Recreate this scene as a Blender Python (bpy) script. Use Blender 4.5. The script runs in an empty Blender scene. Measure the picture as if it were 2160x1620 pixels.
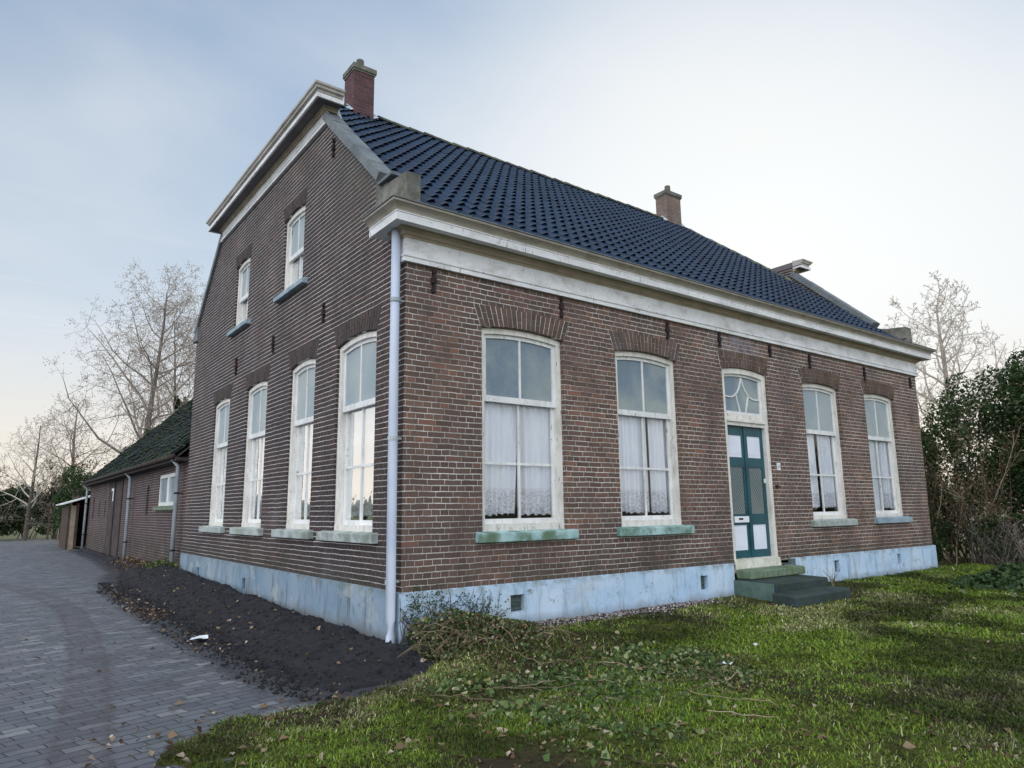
import bpy, bmesh, math, random
import numpy as np
from mathutils import Vector, Matrix
from mathutils.geometry import tessellate_polygon
random.seed(7); rng = np.random.default_rng(7)
sc = bpy.context.scene
COL = sc.collection
R = math.radians

# ------------------------------------------------------------------ materials
class G:
    """small node-graph helper"""
    def __init__(s, name):
        s.m = bpy.data.materials.new(name); s.m.use_nodes = True
        s.t = s.m.node_tree; s.t.nodes.clear()
        s.out = s.t.nodes.new('ShaderNodeOutputMaterial')
        s._pos = None
    def n(s, typ, **kw):
        nd = s.t.nodes.new(typ)
        for k, v in kw.items(): setattr(nd, k, v)
        return nd
    def link(s, a, b): s.t.links.new(a, b)
    def put(s, sock, v):
        if v is None: return
        if isinstance(v, bpy.types.NodeSocket): s.link(v, sock)
        elif isinstance(v, (tuple, list)) and len(v) == 3 and sock.type == 'RGBA': sock.default_value = (*v, 1)
        else: sock.default_value = v
    def pos(s):
        if s._pos is None: s._pos = s.n('ShaderNodeNewGeometry')
        return s._pos.outputs['Position']
    def geo(s, o):
        s.pos(); return s._pos.outputs[o]
    def math(s, op, a, b=None, c=None, clamp=False):
        nd = s.n('ShaderNodeMath', operation=op, use_clamp=clamp)
        s.put(nd.inputs[0], a); s.put(nd.inputs[1], b); s.put(nd.inputs[2], c)
        return nd.outputs[0]
    def vec(s, x, y, z):
        nd = s.n('ShaderNodeCombineXYZ'); s.put(nd.inputs[0], x); s.put(nd.inputs[1], y); s.put(nd.inputs[2], z)
        return nd.outputs[0]
    def xyz(s, v):
        nd = s.n('ShaderNodeSeparateXYZ'); s.put(nd.inputs[0], v); return nd.outputs
    def scale(s, v, sx, sy, sz):
        nd = s.n('ShaderNodeVectorMath', operation='MULTIPLY'); s.put(nd.inputs[0], v); nd.inputs[1].default_value = (sx, sy, sz)
        return nd.outputs[0]
    def noise(s, sc_, det=3, rough=.55, v=None, dist=0, col=False):
        nd = s.n('ShaderNodeTexNoise'); nd.inputs['Scale'].default_value = sc_
        nd.inputs['Detail'].default_value = det; nd.inputs['Roughness'].default_value = rough
        nd.inputs['Distortion'].default_value = dist
        s.link(v if v is not None else s.pos(), nd.inputs['Vector'])
        return nd.outputs['Color' if col else 'Fac']
    def vor(s, sc_, v=None, feature='F1'):
        nd = s.n('ShaderNodeTexVoronoi', feature=feature); nd.inputs['Scale'].default_value = sc_
        s.link(v if v is not None else s.pos(), nd.inputs['Vector'])
        return nd.outputs
    def mr(s, v, a, b, c=0., d=1., smooth=False):
        nd = s.n('ShaderNodeMapRange', clamp=True)
        if smooth: nd.interpolation_type = 'SMOOTHSTEP'
        s.put(nd.inputs[0], v)
        for i, x in enumerate((a, b, c, d)): s.put(nd.inputs[i+1], x)
        return nd.outputs[0]
    def mix(s, f, a, b, mode='MIX'):
        nd = s.n('ShaderNodeMix', data_type='RGBA', blend_type=mode)
        s.put(nd.inputs[0], f); s.put(nd.inputs[6], a); s.put(nd.inputs[7], b)
        return nd.outputs[2]
    def ramp(s, f, stops):
        nd = s.n('ShaderNodeValToRGB'); s.put(nd.inputs[0], f)
        el = nd.color_ramp.elements
        while len(el) < len(stops): el.new(.5)
        for e, (p, c) in zip(el, stops): e.position = p; e.color = (*c, 1)
        return nd.outputs[0]
    def bump(s, h, dist=.01, strength=1, n=None):
        nd = s.n('ShaderNodeBump'); nd.inputs['Distance'].default_value = dist; nd.inputs['Strength'].default_value = strength
        s.put(nd.inputs['Height'], h)
        if n is not None: s.link(n, nd.inputs['Normal'])
        return nd.outputs[0]
    def n_dist(s, v):
        nd = s.n('ShaderNodeVectorMath', operation='ADD'); s.link(v, nd.inputs[0]); s.link(s.noise(2.5, 5, .7, col=True), nd.inputs[1]); return nd.outputs[0]
    def attr(s, name):
        return s.n('ShaderNodeAttribute', attribute_name=name).outputs['Color']
    def white(s, v):
        nd = s.n('ShaderNodeTexWhiteNoise', noise_dimensions='3D'); s.link(v, nd.inputs[0]); return nd.outputs
    def bsdf(s, col, rough=.8, nrm=None, spec=.3, metal=0, trans=None, sub=None):
        b = s.n('ShaderNodeBsdfPrincipled'); s.put(b.inputs['Base Color'], col); s.put(b.inputs['Roughness'], rough)
        b.inputs['Specular IOR Level'].default_value = spec; b.inputs['Metallic'].default_value = metal
        if nrm is not None: s.link(nrm, b.inputs['Normal'])
        if trans is not None:
            tr = s.n('ShaderNodeBsdfTranslucent'); s.put(tr.inputs[0], col)
            mx = s.n('ShaderNodeMixShader'); mx.inputs[0].default_value = trans
            s.link(b.outputs[0], mx.inputs[1]); s.link(tr.outputs[0], mx.inputs[2])
            s.link(mx.outputs[0], s.out.inputs[0]); return s.m
        s.link(b.outputs[0], s.out.inputs[0]); return s.m

MAT = {}
def simple(name, c1, c2, scale=8, rough=.8, bump=.0, spec=.3, det=5, lo=.35, hi=.65, trans=None):
    g = G(name)
    f = g.mr(g.noise(scale, det), lo, hi)
    col = g.mix(f, c1, c2)
    nrm = g.bump(g.noise(scale*6, 4), bump) if bump else None
    MAT[name] = g.bsdf(col, rough, nrm, spec, trans=trans); return MAT[name]

def brick_mat(name, tint=(1, 1, 1), dark=1., mortar_amt=1., z0=.6, soot=.0, mortar_col=(.78, .75, .70)):
    g = G(name)
    P = g.pos(); p = g.xyz(P)
    N = g.xyz(g.geo('True Normal'))
    isx = g.math('GREATER_THAN', g.math('ABSOLUTE', N[0]), g.math('ABSOLUTE', N[1]))
    u = g.math('ADD', g.math('MULTIPLY', p[1], isx), g.math('MULTIPLY', p[0], g.math('SUBTRACT', 1., isx)))
    wob = g.xyz(g.noise(3.6, 4, .68, col=True))
    u = g.math('ADD', u, g.math('MULTIPLY', g.math('SUBTRACT', wob[0], .5), .026))
    z = g.math('ADD', p[2], g.math('MULTIPLY', g.math('SUBTRACT', wob[1], .5), .026))
    fine = g.math('MULTIPLY', g.math('SUBTRACT', g.noise(30, 3), .5), .005)
    z = g.math('ADD', z, fine); u = g.math('ADD', u, fine)
    H = .066
    v = g.math('DIVIDE', g.math('SUBTRACT', z, z0), H)
    row = g.math('FLOOR', v); fv = g.math('FRACT', v)
    odd = g.math('MODULO', g.math('ADD', row, 400.), 2.)
    q = g.math('GREATER_THAN', g.math('MODULO', g.math('ADD', row, 400.), 4.), 1.5)
    bw = g.math('ADD', .11, g.math('MULTIPLY', odd, .11))
    off = g.math('ADD', g.math('MULTIPLY', odd, .055), g.math('MULTIPLY', g.math('MULTIPLY', q, odd), .11))
    rj = g.math('MULTIPLY', g.white(g.vec(row, 3., 1.))[0], .03)
    uu = g.math('DIVIDE', g.math('ADD', g.math('ADD', u, off), g.math('ADD', rj, 50.)), bw)
    col = g.math('FLOOR', uu); fu = g.math('FRACT', uu)
    du = g.math('MULTIPLY', g.math('MINIMUM', fu, g.math('SUBTRACT', 1., fu)), bw)
    dv = g.math('MULTIPLY', g.math('MINIMUM', fv, g.math('SUBTRACT', 1., fv)), H)
    d = g.math('MINIMUM', g.math('ADD', du, .0022), dv)
    mask = g.mr(d, .0032, .0066, smooth=True)
    w = g.white(g.vec(col, row, odd))
    bc = g.ramp(w[0], [(0, (.042, .031, .028)), (.2, (.078, .053, .044)), (.5, (.108, .070, .058)), (.8, (.160, .102, .080)), (1, (.225, .100, .068))])
    n1 = g.noise(30, 5, .7); bc = g.mix(.5, bc, g.mix(n1, (.035, .028, .024), (.21, .145, .115)), 'MIX')
    big = g.mr(g.noise(.55, 4, .6), .38, .62)
    bc = g.mix(g.math('MULTIPLY', big, .55), bc, (.060, .050, .054))
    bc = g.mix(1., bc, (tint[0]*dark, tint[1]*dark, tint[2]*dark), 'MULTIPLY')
    # bluish efflorescence patches
    eff = g.mr(g.noise(.8, 5, .65, v=g.scale(P, 1, 1, 1.3)), .60, .76)
    bc = g.mix(g.math('MULTIPLY', eff, .30), bc, (.22, .21, .25))
    # white scuffs
    sc2 = g.mr(g.noise(9, 6, .75), .70, .80)
    bc = g.mix(g.math('MULTIPLY', sc2, .30), bc, (.40, .38, .36))
    # mortar
    mn = g.mr(g.noise(1.4, 5, .65), .34, .60)
    mc = g.mix(g.mr(g.noise(22, 4), .35, .65), (mortar_col[0]*.75, mortar_col[1]*.75, mortar_col[2]*.72), mortar_col)
    mc = g.mix(g.math('MULTIPLY', g.math('SUBTRACT', 1., mn), .8 if soot < .1 else .55), mc, (.12, .105, .10))
    rp = g.mr(g.noise(.9, 5, .7, v=g.scale(P, 1, 1, 2.2)), .57, .66)
    mc = g.mix(g.math('MULTIPLY', rp, .6), mc, (.20, .185, .17))
    # missing mortar specks
    miss = g.mr(g.noise(13, 5, .7), .60, .68)
    mc = g.mix(g.math('MULTIPLY', miss, .8), mc, (.06, .05, .05))
    vert = g.mr(g.math('SUBTRACT', dv, du), -.001, .003)
    mc = g.mix(g.math('MULTIPLY', vert, soot), mc, (.10, .09, .095))
    mk = g.math('ADD', mask, 1.-mortar_amt, clamp=True)
    c = g.mix(mk, mc, bc)
    st_ = g.mr(g.noise(1.0, 6, .7, v=g.scale(P, 2.2, 2.2, .35)), .50, .72)
    c = g.mix(g.math('MULTIPLY', st_, .45), c, (.055, .045, .04))
    above = g.math('MULTIPLY', g.math('MULTIPLY', g.mr(g.math('ABSOLUTE', g.math('SUBTRACT', p[0], 6.1)), .35, .85, 1., 0.), g.mr(p[2], 3.75, 3.95)), g.mr(g.noise(3.5, 6, .75), .42, .60))
    c = g.mix(g.math('MULTIPLY', above, .6), c, (.30, .30, .36))
    # damp, green foot of wall
    foot = g.math('MULTIPLY', g.mr(p[2], .62, .95, 1., 0.), g.mr(g.noise(2.2, 4), .35, .6))
    c = g.mix(g.math('MULTIPLY', foot, .55), c, (.045, .045, .028))
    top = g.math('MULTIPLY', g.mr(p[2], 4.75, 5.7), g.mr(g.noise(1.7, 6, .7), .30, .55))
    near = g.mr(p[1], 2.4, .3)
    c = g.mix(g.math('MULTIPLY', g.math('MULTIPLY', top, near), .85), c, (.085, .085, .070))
    h = g.math('ADD', g.math('MULTIPLY', mask, .8), g.math('MULTIPLY', n1, .6))
    h = g.math('ADD', h, g.math('MULTIPLY', w[0], .5))
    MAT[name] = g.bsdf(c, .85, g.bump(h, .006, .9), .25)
    return MAT[name]

brick_mat('brick_front', tint=(1.10, 1.04, 1.0), dark=1.14, mortar_col=(.80, .77, .71))
brick_mat('brick_side', tint=(.90, .93, 1.06), dark=.60, soot=.72, mortar_col=(.72, .70, .68))  # darker, bluer copy of the front brick: the side's shade in its colour
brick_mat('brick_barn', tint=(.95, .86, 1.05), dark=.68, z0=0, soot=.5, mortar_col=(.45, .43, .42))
brick_mat('brick_chimney', tint=(1.15, .85, 1.1), dark=.8, soot=.9, mortar_col=(.14, .12, .12))

def arch_mats():
    g = G('arch_brick')
    r = g.geo('Random Per Island')
    n1 = g.noise(35, 5, .7)
    c = g.ramp(r, [(0, (.065, .049, .041)), (.5, (.115, .080, .062)), (1, (.16, .098, .070))])
    c = g.mix(.45, c, g.mix(n1, (.03, .024, .02), (.19, .13, .10)))
    big = g.mr(g.noise(.8, 5, .65), .5, .75)
    c = g.mix(g.math('MULTIPLY', big, .45), c, (.16, .155, .19))
    MAT['arch_brick'] = g.bsdf(c, .85, g.bump(n1, .004), .25)
    g = G('arch_brick_dark')  # side arches: arch brick darkened with the wall's shade
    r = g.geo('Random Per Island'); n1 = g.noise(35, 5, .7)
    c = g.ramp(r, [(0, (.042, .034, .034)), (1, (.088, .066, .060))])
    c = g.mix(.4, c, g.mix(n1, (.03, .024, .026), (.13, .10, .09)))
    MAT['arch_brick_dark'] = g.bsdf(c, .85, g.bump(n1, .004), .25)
arch_mats()
simple('mortar', (.45, .43, .40), (.75, .72, .68), 9, .95, .004)
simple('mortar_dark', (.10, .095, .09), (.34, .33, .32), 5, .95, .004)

def paint(name, base, dirt=(.10, .10, .07), wood=(.16, .14, .12), amount=.3, crack=True, streak=(6, 6, 1.2), gloss=.5):
    g = G(name); P = g.pos()
    c = g.mix(g.mr(g.noise(2.2, 5), .3, .7), base, tuple(x*.80 for x in base))
    st = g.mr(g.noise(2.2, 6, .7, v=g.scale(P, *streak)), .48, .72)
    c = g.mix(g.math('MULTIPLY', st, amount), c, dirt)
    n = g.noise(16, 6, .75, v=g.scale(P, 2, 2, .5))
    h = n
    if crack:
        pk = g.mr(n, .615, .64); c = g.mix(pk, c, wood)
        e = g.vor(26, v=g.scale(P, 1, 1, .35), feature='DISTANCE_TO_EDGE')[0]
        ck = g.math('MULTIPLY', g.mr(e, .0, .02, 1., 0.), g.mr(g.noise(3, 3), .5, .62))
        c = g.mix(g.math('MULTIPLY', ck, .7), c, wood)
        h = g.math('SUBTRACT', n, g.math('ADD', g.math('MULTIPLY', pk, .5), g.math('MULTIPLY', ck, .5)))
    MAT[name] = g.bsdf(c, gloss, g.bump(h, .003, .7), .35)
paint('frame_paint', (.80, .78, .72), amount=.38)
paint('sash_paint', (.80, .81, .80), amount=.24)
paint('cornice_paint', (.80, .81, .82), dirt=(.28, .25, .18), amount=.55, streak=(1.2, 1.2, 3), crack=True)
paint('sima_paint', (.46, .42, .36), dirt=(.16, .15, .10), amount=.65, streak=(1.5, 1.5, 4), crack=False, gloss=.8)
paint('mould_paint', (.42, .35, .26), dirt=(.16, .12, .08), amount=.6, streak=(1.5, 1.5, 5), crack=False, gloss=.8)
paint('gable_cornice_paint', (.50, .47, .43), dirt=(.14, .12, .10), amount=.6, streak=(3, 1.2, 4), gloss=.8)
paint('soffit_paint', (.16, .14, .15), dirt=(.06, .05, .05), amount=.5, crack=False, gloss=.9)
paint('barn_white', (.74, .76, .75), amount=.2, crack=False)

def plinth_mat(name, c1, c2, dirt, amt):
    g = G(name); P = g.pos(); p = g.xyz(P)
    c = g.mix(g.mr(g.noise(1.6, 6, .6), .3, .7), c1, c2)
    st = g.mr(g.noise(3.4, 7, .72, v=g.scale(P, 2.4, 2.4, .38)), .50, .70)
    c = g.mix(g.math('MULTIPLY', st, amt), c, dirt)
    sp = g.mr(g.noise(7, 7, .78), .60, .64)
    ce = g.vor(1.5, v=g.n_dist(P), feature='DISTANCE_TO_EDGE')[0]
    c = g.mix(g.math('MULTIPLY', g.mr(ce, 0., .008, 1., 0.), .6), c, (.16, .20, .22))
    pl = g.mr(g.noise(1.3, 7, .75), .58, .63)
    c = g.mix(g.math('MULTIPLY', pl, .45), c, (.42, .45, .44))
    c = g.mix(g.math('MULTIPLY', sp, .75), c, (.12, .15, .15))
    low = g.mr(g.math('ADD', p[2], g.math('MULTIPLY', g.noise(3, 5), .22)), .20, .36, 1., 0.)
    c = g.mix(g.math('MULTIPLY', low, .7), c, (.13, .11, .09))
    topg = g.math('MULTIPLY', g.mr(p[2], .52, .60), g.mr(g.noise(5, 4), .45, .6))
    c = g.mix(g.math('MULTIPLY', topg, .6), c, (.15, .17, .13))
    h = g.math('ADD', g.noise(4, 6), g.math('MULTIPLY', g.noise(40, 4), .2))
    h = g.math('SUBTRACT', h, g.math('MULTIPLY', sp, .1))
    MAT[name] = g.bsdf(c, .75, g.bump(h, .02, .6), .3)
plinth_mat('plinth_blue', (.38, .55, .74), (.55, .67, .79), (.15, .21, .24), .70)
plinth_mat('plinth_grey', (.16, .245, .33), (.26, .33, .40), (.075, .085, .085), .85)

def tile_mat():
    g = G('roof_tile'); P = g.pos()
    c = g.mix(g.mr(g.noise(1.2, 5), .35, .65), (.0015, .011, .032), (.004, .021, .054))
    c = g.mix(g.math('MULTIPLY', g.mr(g.noise(14, 6, .75), .60, .75), .25), c, (.06, .075, .07))
    MAT['roof_tile'] = g.bsdf(c, g.mr(g.noise(7, 4), .3, .7, .26, .44), g.bump(g.noise(60, 3), .002, .5), .5)
    g = G('ridge_tile')
    c = g.mix(g.mr(g.noise(3, 6, .7), .40, .62), (.035, .045, .055), (.14, .14, .08))
    MAT['ridge_tile'] = g.bsdf(c, .8, g.bump(g.noise(30, 5), .01), .3)
    g = G('mossy_tile'); n = g.noise(2.6, 7, .72)
    c = g.mix(g.mr(n, .45, .62), (.020, .032, .040), (.050, .066, .024))
    c = g.mix(g.math('MULTIPLY', g.mr(g.noise(11, 5, .7), .56, .7), .6), c, (.12, .16, .13))
    MAT['mossy_tile'] = g.bsdf(c, .8, g.bump(g.math('ADD', n, g.noise(25, 5)), .03), .3)
tile_mat()
def stone(name, a, b, moss=None, amt=.5, dark=None, damt=.0, scale=2.5, rough=.85):
    g = G(name); P = g.pos()
    c = g.mix(g.mr(g.noise(scale, 6, .65), .35, .65), a, b)
    if dark: c = g.mix(g.math('MULTIPLY', g.mr(g.noise(scale*1.7, 6, .7), .45, .65), damt), c, dark)
    if moss: c = g.mix(g.math('MULTIPLY', g.mr(g.noise(5, 6, .7), .45, .62), amt), c, moss)
    h = g.math('ADD', g.noise(10, 6), g.math('MULTIPLY', g.noise(60, 3), .3))
    MAT[name] = g.bsdf(c, rough, g.bump(h, .008), .35)
stone('sill_stone', (.26, .47, .47), (.40, .56, .56), (.09, .15, .07), .8, (.10, .16, .16), .6, 3)
stone('sill_grey', (.33, .38, .37), (.46, .50, .49), (.13, .17, .10), .55, (.12, .14, .14), .5, 3)
stone('sill_blue', (.22, .30, .36), (.34, .42, .47), None, .5, (.10, .13, .15), .4, 3)
stone('coping_lead', (.11, .13, .155), (.22, .24, .25), (.09, .10, .06), .35, (.06, .07, .08), .5, 2.5, .65)
stone('render_cement', (.12, .12, .11), (.24, .23, .20), (.06, .07, .03), .6, (.05, .05, .05), .7, 2.2)
stone('step_dark', (.020, .036, .042), (.045, .070, .072), (.040, .055, .022), .6, (.02, .035, .045), .5, 3, .6)
stone('step_green', (.14, .22, .15), (.22, .26, .20), (.08, .12, .03), .7, (.06, .10, .09), .5, 3)
stone('step_side', (.07, .13, .12), (.14, .20, .18), (.06, .10, .05), .5, (.04, .09, .09), .6, 3)
stone('threshold', (.55, .55, .46), (.72, .72, .66), (.25, .26, .13), .5, None, 0, 3)
simple('pipe_pvc', (.38, .43, .54), (.50, .55, .64), 1.2, .45, .0, .5)
simple('pipe_zinc', (.26, .31, .34), (.42, .46, .48), 2.5, .5, .0, .5)
simple('zinc', (.35, .42, .48), (.55, .62, .68), 3, .35, 0, .6)
brick_mat('brick_chimney_pale', tint=(1.5, 1.5, 1.4), dark=1.3, soot=.5, mortar_col=(.45, .42, .38))  # far chimney: light and haze lifted into the brick colour
simple('rust_iron', (.022, .016, .017), (.050, .032, .031), 18, .9, .01)
simple('black_void', (.006, .008, .010), (.012, .014, .016), 5, .9)
simple('vent_grey', (.05, .08, .08), (.12, .16, .15), 25, .8, .01)
simple('door_teal', (.007, .050, .072), (.013, .085, .108), 3, .4, .0, .45)
simple('door_white', (.66, .70, .80), (.76, .79, .86), 2, .5)
simple('white_plastic', (.75, .78, .82), (.85, .87, .9), 3, .4)
simple('ink', (.02, .02, .03), (.05, .05, .06), 60, .6)
simple('barn_door', (.045, .036, .036), (.085, .065, .060), 3, .85, .004)
simple('dark_timber', (.03, .025, .022), (.06, .045, .04), 5, .85, .004)
simple('shed_timber', (.24, .19, .14), (.36, .30, .22), 5, .8, .004)
simple('shed_dark', (.045, .032, .026), (.09, .06, .05), 5, .85, .004)
simple('bark', (.10, .085, .075), (.22, .19, .17), 12, .95, .01)
simple('bark_dark', (.055, .045, .04), (.11, .095, .085), 12, .95, .01)
simple('bark_pale', (.28, .24, .22), (.40, .35, .32), 12, .95, .01)  # bark lightened to carry the haze on the right
simple('twig_pale', (.25, .215, .185), (.38, .33, .285), 12, .95)  # backlight glare put into the twig colour
simple('twig_far', (.40, .36, .31), (.54, .49, .43), 12, .95)  # paler still: glare and distance haze in the twig colour
gt = G('twig_dry'); MAT['twig_dry'] = gt.bsdf(gt.ramp(gt.geo('Random Per Island'), [(0, (.05, .038, .028)), (.5, (.115, .085, .055)), (.85, (.22, .17, .11)), (1, (.42, .35, .24))]), .9, None, .2)
simple('catkin', (.24, .205, .18), (.37, .32, .28), 6, .9, trans=.45)
simple('paper', (.52, .56, .62), (.68, .71, .76), 10, .7)
simple('interior', (.05, .045, .04), (.10, .09, .08), 1, .9)
simple('interior_floor', (.10, .06, .035), (.2, .12, .06), 1, .9)
simple('haze_hedge', (.14, .16, .12), (.22, .24, .18), .6, 1.)

def island_leaf(name, stops, trans=.25, rough=.55, spec=.22):
    g = G(name)
    c = g.ramp(g.geo('Random Per Island'), stops)
    c = g.mix(g.math('MULTIPLY', g.mr(g.noise(.9, 3), .35, .65), .35), c, (.02, .03, .012))
    MAT[name] = g.bsdf(c, rough, None, spec, trans=trans)
island_leaf('leaf_laurel', [(0, (.018, .042, .014)), (.5, (.036, .075, .024)), (.9, (.065, .115, .036)), (1, (.13, .15, .07))])
island_leaf('leaf_olive', [(0, (.06, .065, .016)), (.5, (.13, .13, .04)), (1, (.30, .26, .12))])
island_leaf('leaf_ivy', [(0, (.030, .060, .014)), (.5, (.070, .125, .030)), (.8, (.15, .20, .07)), (.93, (.36, .38, .22)), (1, (.30, .20, .08))], .2)
island_leaf('leaf_dead', [(0, (.055, .03, .018)), (.4, (.13, .075, .04)), (.75, (.26, .18, .11)), (1, (.52, .43, .34))], .15, .8, .2)
g = G('grass_blade')
cA = g.attr('tint')
MAT['grass_blade'] = g.bsdf(cA, .6, None, .25, trans=.25)

def glass(name, tint=(.97, .99, 1.), rough=.0, frost=None):
    g = G(name)
    gl = g.n('ShaderNodeBsdfGlossy'); gl.inputs['Roughness'].default_value = rough
    gl.inputs[0].default_value = (1, 1, 1, 1)
    wav = g.bump(g.noise(1.3, 3), .02, .35); g.link(wav, gl.inputs['Normal'])
    fr = g.n('ShaderNodeFresnel'); fr.inputs[0].default_value = 1.5
    mx = g.n('ShaderNodeMixShader')
    if frost:
        df = g.n('ShaderNodeBsdfPrincipled')
        c = g.mix(g.mr(g.noise(1.3, 3), .40, .62), frost[0], frost[1]); c = g.mix(g.math('MULTIPLY', g.noise(90, 3), .45), c, (.5, .6, .65))
        g.put(df.inputs['Base Color'], c); df.inputs['Roughness'].default_value = .32
        g.link(g.bump(g.noise(110, 3), .004, .8), df.inputs['Normal']); df.inputs['Specular IOR Level'].default_value = .6
        g.link(df.outputs[0], g.out.inputs[0])
    else:
        tr = g.n('ShaderNodeBsdfTransparent'); tr.inputs[0].default_value = (*tint, 1)
        f2 = g.math('ADD', g.math('MULTIPLY', fr.outputs[0], .80), .03, clamp=True)
        g.link(f2, mx.inputs[0]); g.link(tr.outputs[0], mx.inputs[1]); g.link(gl.outputs[0], mx.inputs[2])
        g.link(mx.outputs[0], g.out.inputs[0])
    MAT[name] = g.m
glass('glass_clear'); 
glass('glass_frost', frost=((.040, .085, .14), (.22, .26, .24)))  # blue to yellowish sky reflection mixed into the pane colour
glass('glass_frost_pale', frost=((.20, .26, .29), (.32, .35, .33)))
glass('glass_door', frost=((.10, .13, .13), (.20, .21, .19)))

def curtain_mat():
    g = G('curtain'); P = g.pos(); p = g.xyz(P)
    c = g.mix(g.mr(g.noise(3, 3), .3, .7), (.90, .93, 1.), (.96, .97, 1.))
    lace = g.mr(g.noise(26, 2, .5, dist=2.5), .47, .53)
    band = g.math('MULTIPLY', g.mr(p[2], 1.66, 1.72, 1., 0.), .55)
    c = g.mix(g.math('MULTIPLY', lace, band), c, (.30, .31, .35))
    b = g.n('ShaderNodeBsdfPrincipled'); g.put(b.inputs['Base Color'], c); b.inputs['Roughness'].default_value = .9
    tl = g.n('ShaderNodeBsdfTranslucent'); g.put(tl.inputs[0], c)
    m1 = g.n('ShaderNodeMixShader'); m1.inputs[0].default_value = .04; g.link(b.outputs[0], m1.inputs[1]); g.link(tl.outputs[0], m1.inputs[2])
    tp = g.n('ShaderNodeBsdfTransparent'); m2 = g.n('ShaderNodeMixShader'); m2.inputs[0].default_value = .05
    g.link(m1.outputs[0], m2.inputs[1]); g.link(tp.outputs[0], m2.inputs[2]); g.link(m2.outputs[0], g.out.inputs[0])
    MAT['curtain'] = g.m
curtain_mat()

def paver_mat():
    g = G('paving'); P = g.pos()
    wob = g.noise(2.2, 3, .6, col=True)
    w = g.xyz(wob); p = g.xyz(P)
    a = math.radians(13)
    x = g.math('ADD', p[0], g.math('MULTIPLY', g.math('SUBTRACT', w[0], .5), .06))
    y = g.math('ADD', p[1], g.math('MULTIPLY', g.math('SUBTRACT', w[1], .5), .09))
    u = g.math('ADD', g.math('MULTIPLY', x, math.cos(a)), g.math('MULTIPLY', y, math.sin(a)))
    v = g.math('SUBTRACT', g.math('MULTIPLY', y, math.cos(a)), g.math('MULTIPLY', x, math.sin(a)))
    v = g.math('DIVIDE', g.math('ADD', v, 100.), .112); row = g.math('FLOOR', v); fv = g.math('FRACT', v)
    jit = g.math('MULTIPLY', g.white(g.vec(row, 7., 2.))[0], .3)
    uu = g.math('ADD', g.math('DIVIDE', g.math('ADD', u, 100.), .212), g.math('ADD', g.math('MULTIPLY', g.math('MODULO', row, 2.), .5), jit))
    col = g.math('FLOOR', uu); fu = g.math('FRACT', uu)
    du = g.math('MULTIPLY', g.math('MINIMUM', fu, g.math('SUBTRACT', 1., fu)), .212)
    dv = g.math('MULTIPLY', g.math('MINIMUM', fv, g.math('SUBTRACT', 1., fv)), .105)
    d = g.math('MINIMUM', du, dv)
    mask = g.mr(d, .002, .008, smooth=True)
    wn = g.white(g.vec(col, row, 0.))
    c = g.ramp(wn[0], [(0, (.070, .080, .092)), (.5, (.112, .125, .140)), (.88, (.155, .170, .185)), (1, (.27, .28, .28))])
    c = g.mix(g.mr(g.noise(1.3, 5, .65), .4, .65), c, g.mix(.5, c, (.13, .125, .15)))
    c = g.mix(g.math('MULTIPLY', g.noise(50, 5, .7), .4), c, (.10, .11, .13))
    jc = g.mix(g.noise(3, 4), (.022, .022, .024), (.05, .055, .05))
    c = g.mix(mask, jc, c)
    at = g.xyz(g.attr('mask'))
    edge = g.math('ADD', at[0], g.math('MULTIPLY', g.math('SUBTRACT', g.noise(4.5, 8, .78), .5), 2.0))
    soil = g.mr(edge, .42, .72)
    c = g.mix(soil, c, g.mix(g.noise(9, 5), (.016, .016, .021), (.052, .051, .060)))
    trk = g.math('MULTIPLY', at[1], g.mr(g.noise(3.5, 5, .7), .30, .60, .45, 1.))
    c = g.mix(g.math('MULTIPLY', trk, .80), c, g.mix(g.noise(5, 5), (.040, .030, .036), (.075, .058, .062)))
    blot = g.mr(g.noise(1.1, 7, .76), .50, .66)
    c = g.mix(g.math('MULTIPLY', blot, .55), c, (.045, .045, .055))
    h = g.math('ADD', g.math('MULTIPLY', mask, .7), g.math('MULTIPLY', wn[0], .8))
    h = g.math('MULTIPLY', h, g.math('SUBTRACT', 1., soil))
    h = g.math('ADD', h, g.math('MULTIPLY', g.noise(30, 5, .7), .7))
    MAT['paving'] = g.bsdf(c, g.mr(g.noise(4, 4), .3, .7, .45, .75), g.bump(h, .010, 1), .45)
paver_mat()
def soil_mat():
    g = G('soil')
    n = g.noise(7, 8, .75)
    c = g.mix(g.mr(n, .35, .7), (.016, .016, .021), (.052, .051, .060))
    c = g.mix(g.mr(g.noise(40, 4, .7), .62, .70), c, (.11, .10, .10))
    MAT['soil'] = g.bsdf(c, .9, g.bump(g.math('ADD', n, g.math('MULTIPLY', g.noise(28, 6, .75), .8)), .05, 1), .3)
    g = G('turf')
    at = g.xyz(g.attr('mask'))
    c = g.mix(g.mr(g.noise(.9, 6, .7), .40, .60), (.085, .090, .026), (.12, .145, .026))
    c = g.mix(g.mr(g.noise(8, 6, .75), .45, .65), c, (.032, .024, .014))
    c = g.mix(g.mr(g.noise(1.6, 5, .7), .58, .68), c, (.028, .020, .014))
    c = g.mix(at[0], c, (.05, .036, .026))
    MAT['turf'] = g.bsdf(c, .95, g.bump(g.math('ADD', g.noise(9, 6, .7), g.noise(45, 5, .7)), .04, 1), .15)
    g = G('pebble')
    c = g.ramp(g.geo('Random Per Island'), [(0, (.06, .045, .04)), (.5, (.16, .13, .12)), (.85, (.36, .33, .32)), (1, (.62, .60, .60))])
    MAT['pebble'] = g.bsdf(c, .7, None, .4)
    g = G('field')
    c = g.mix(g.noise(.2, 5), (.05, .07, .025), (.09, .09, .04))
    MAT['field'] = g.bsdf(c, .95)
soil_mat()

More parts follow.
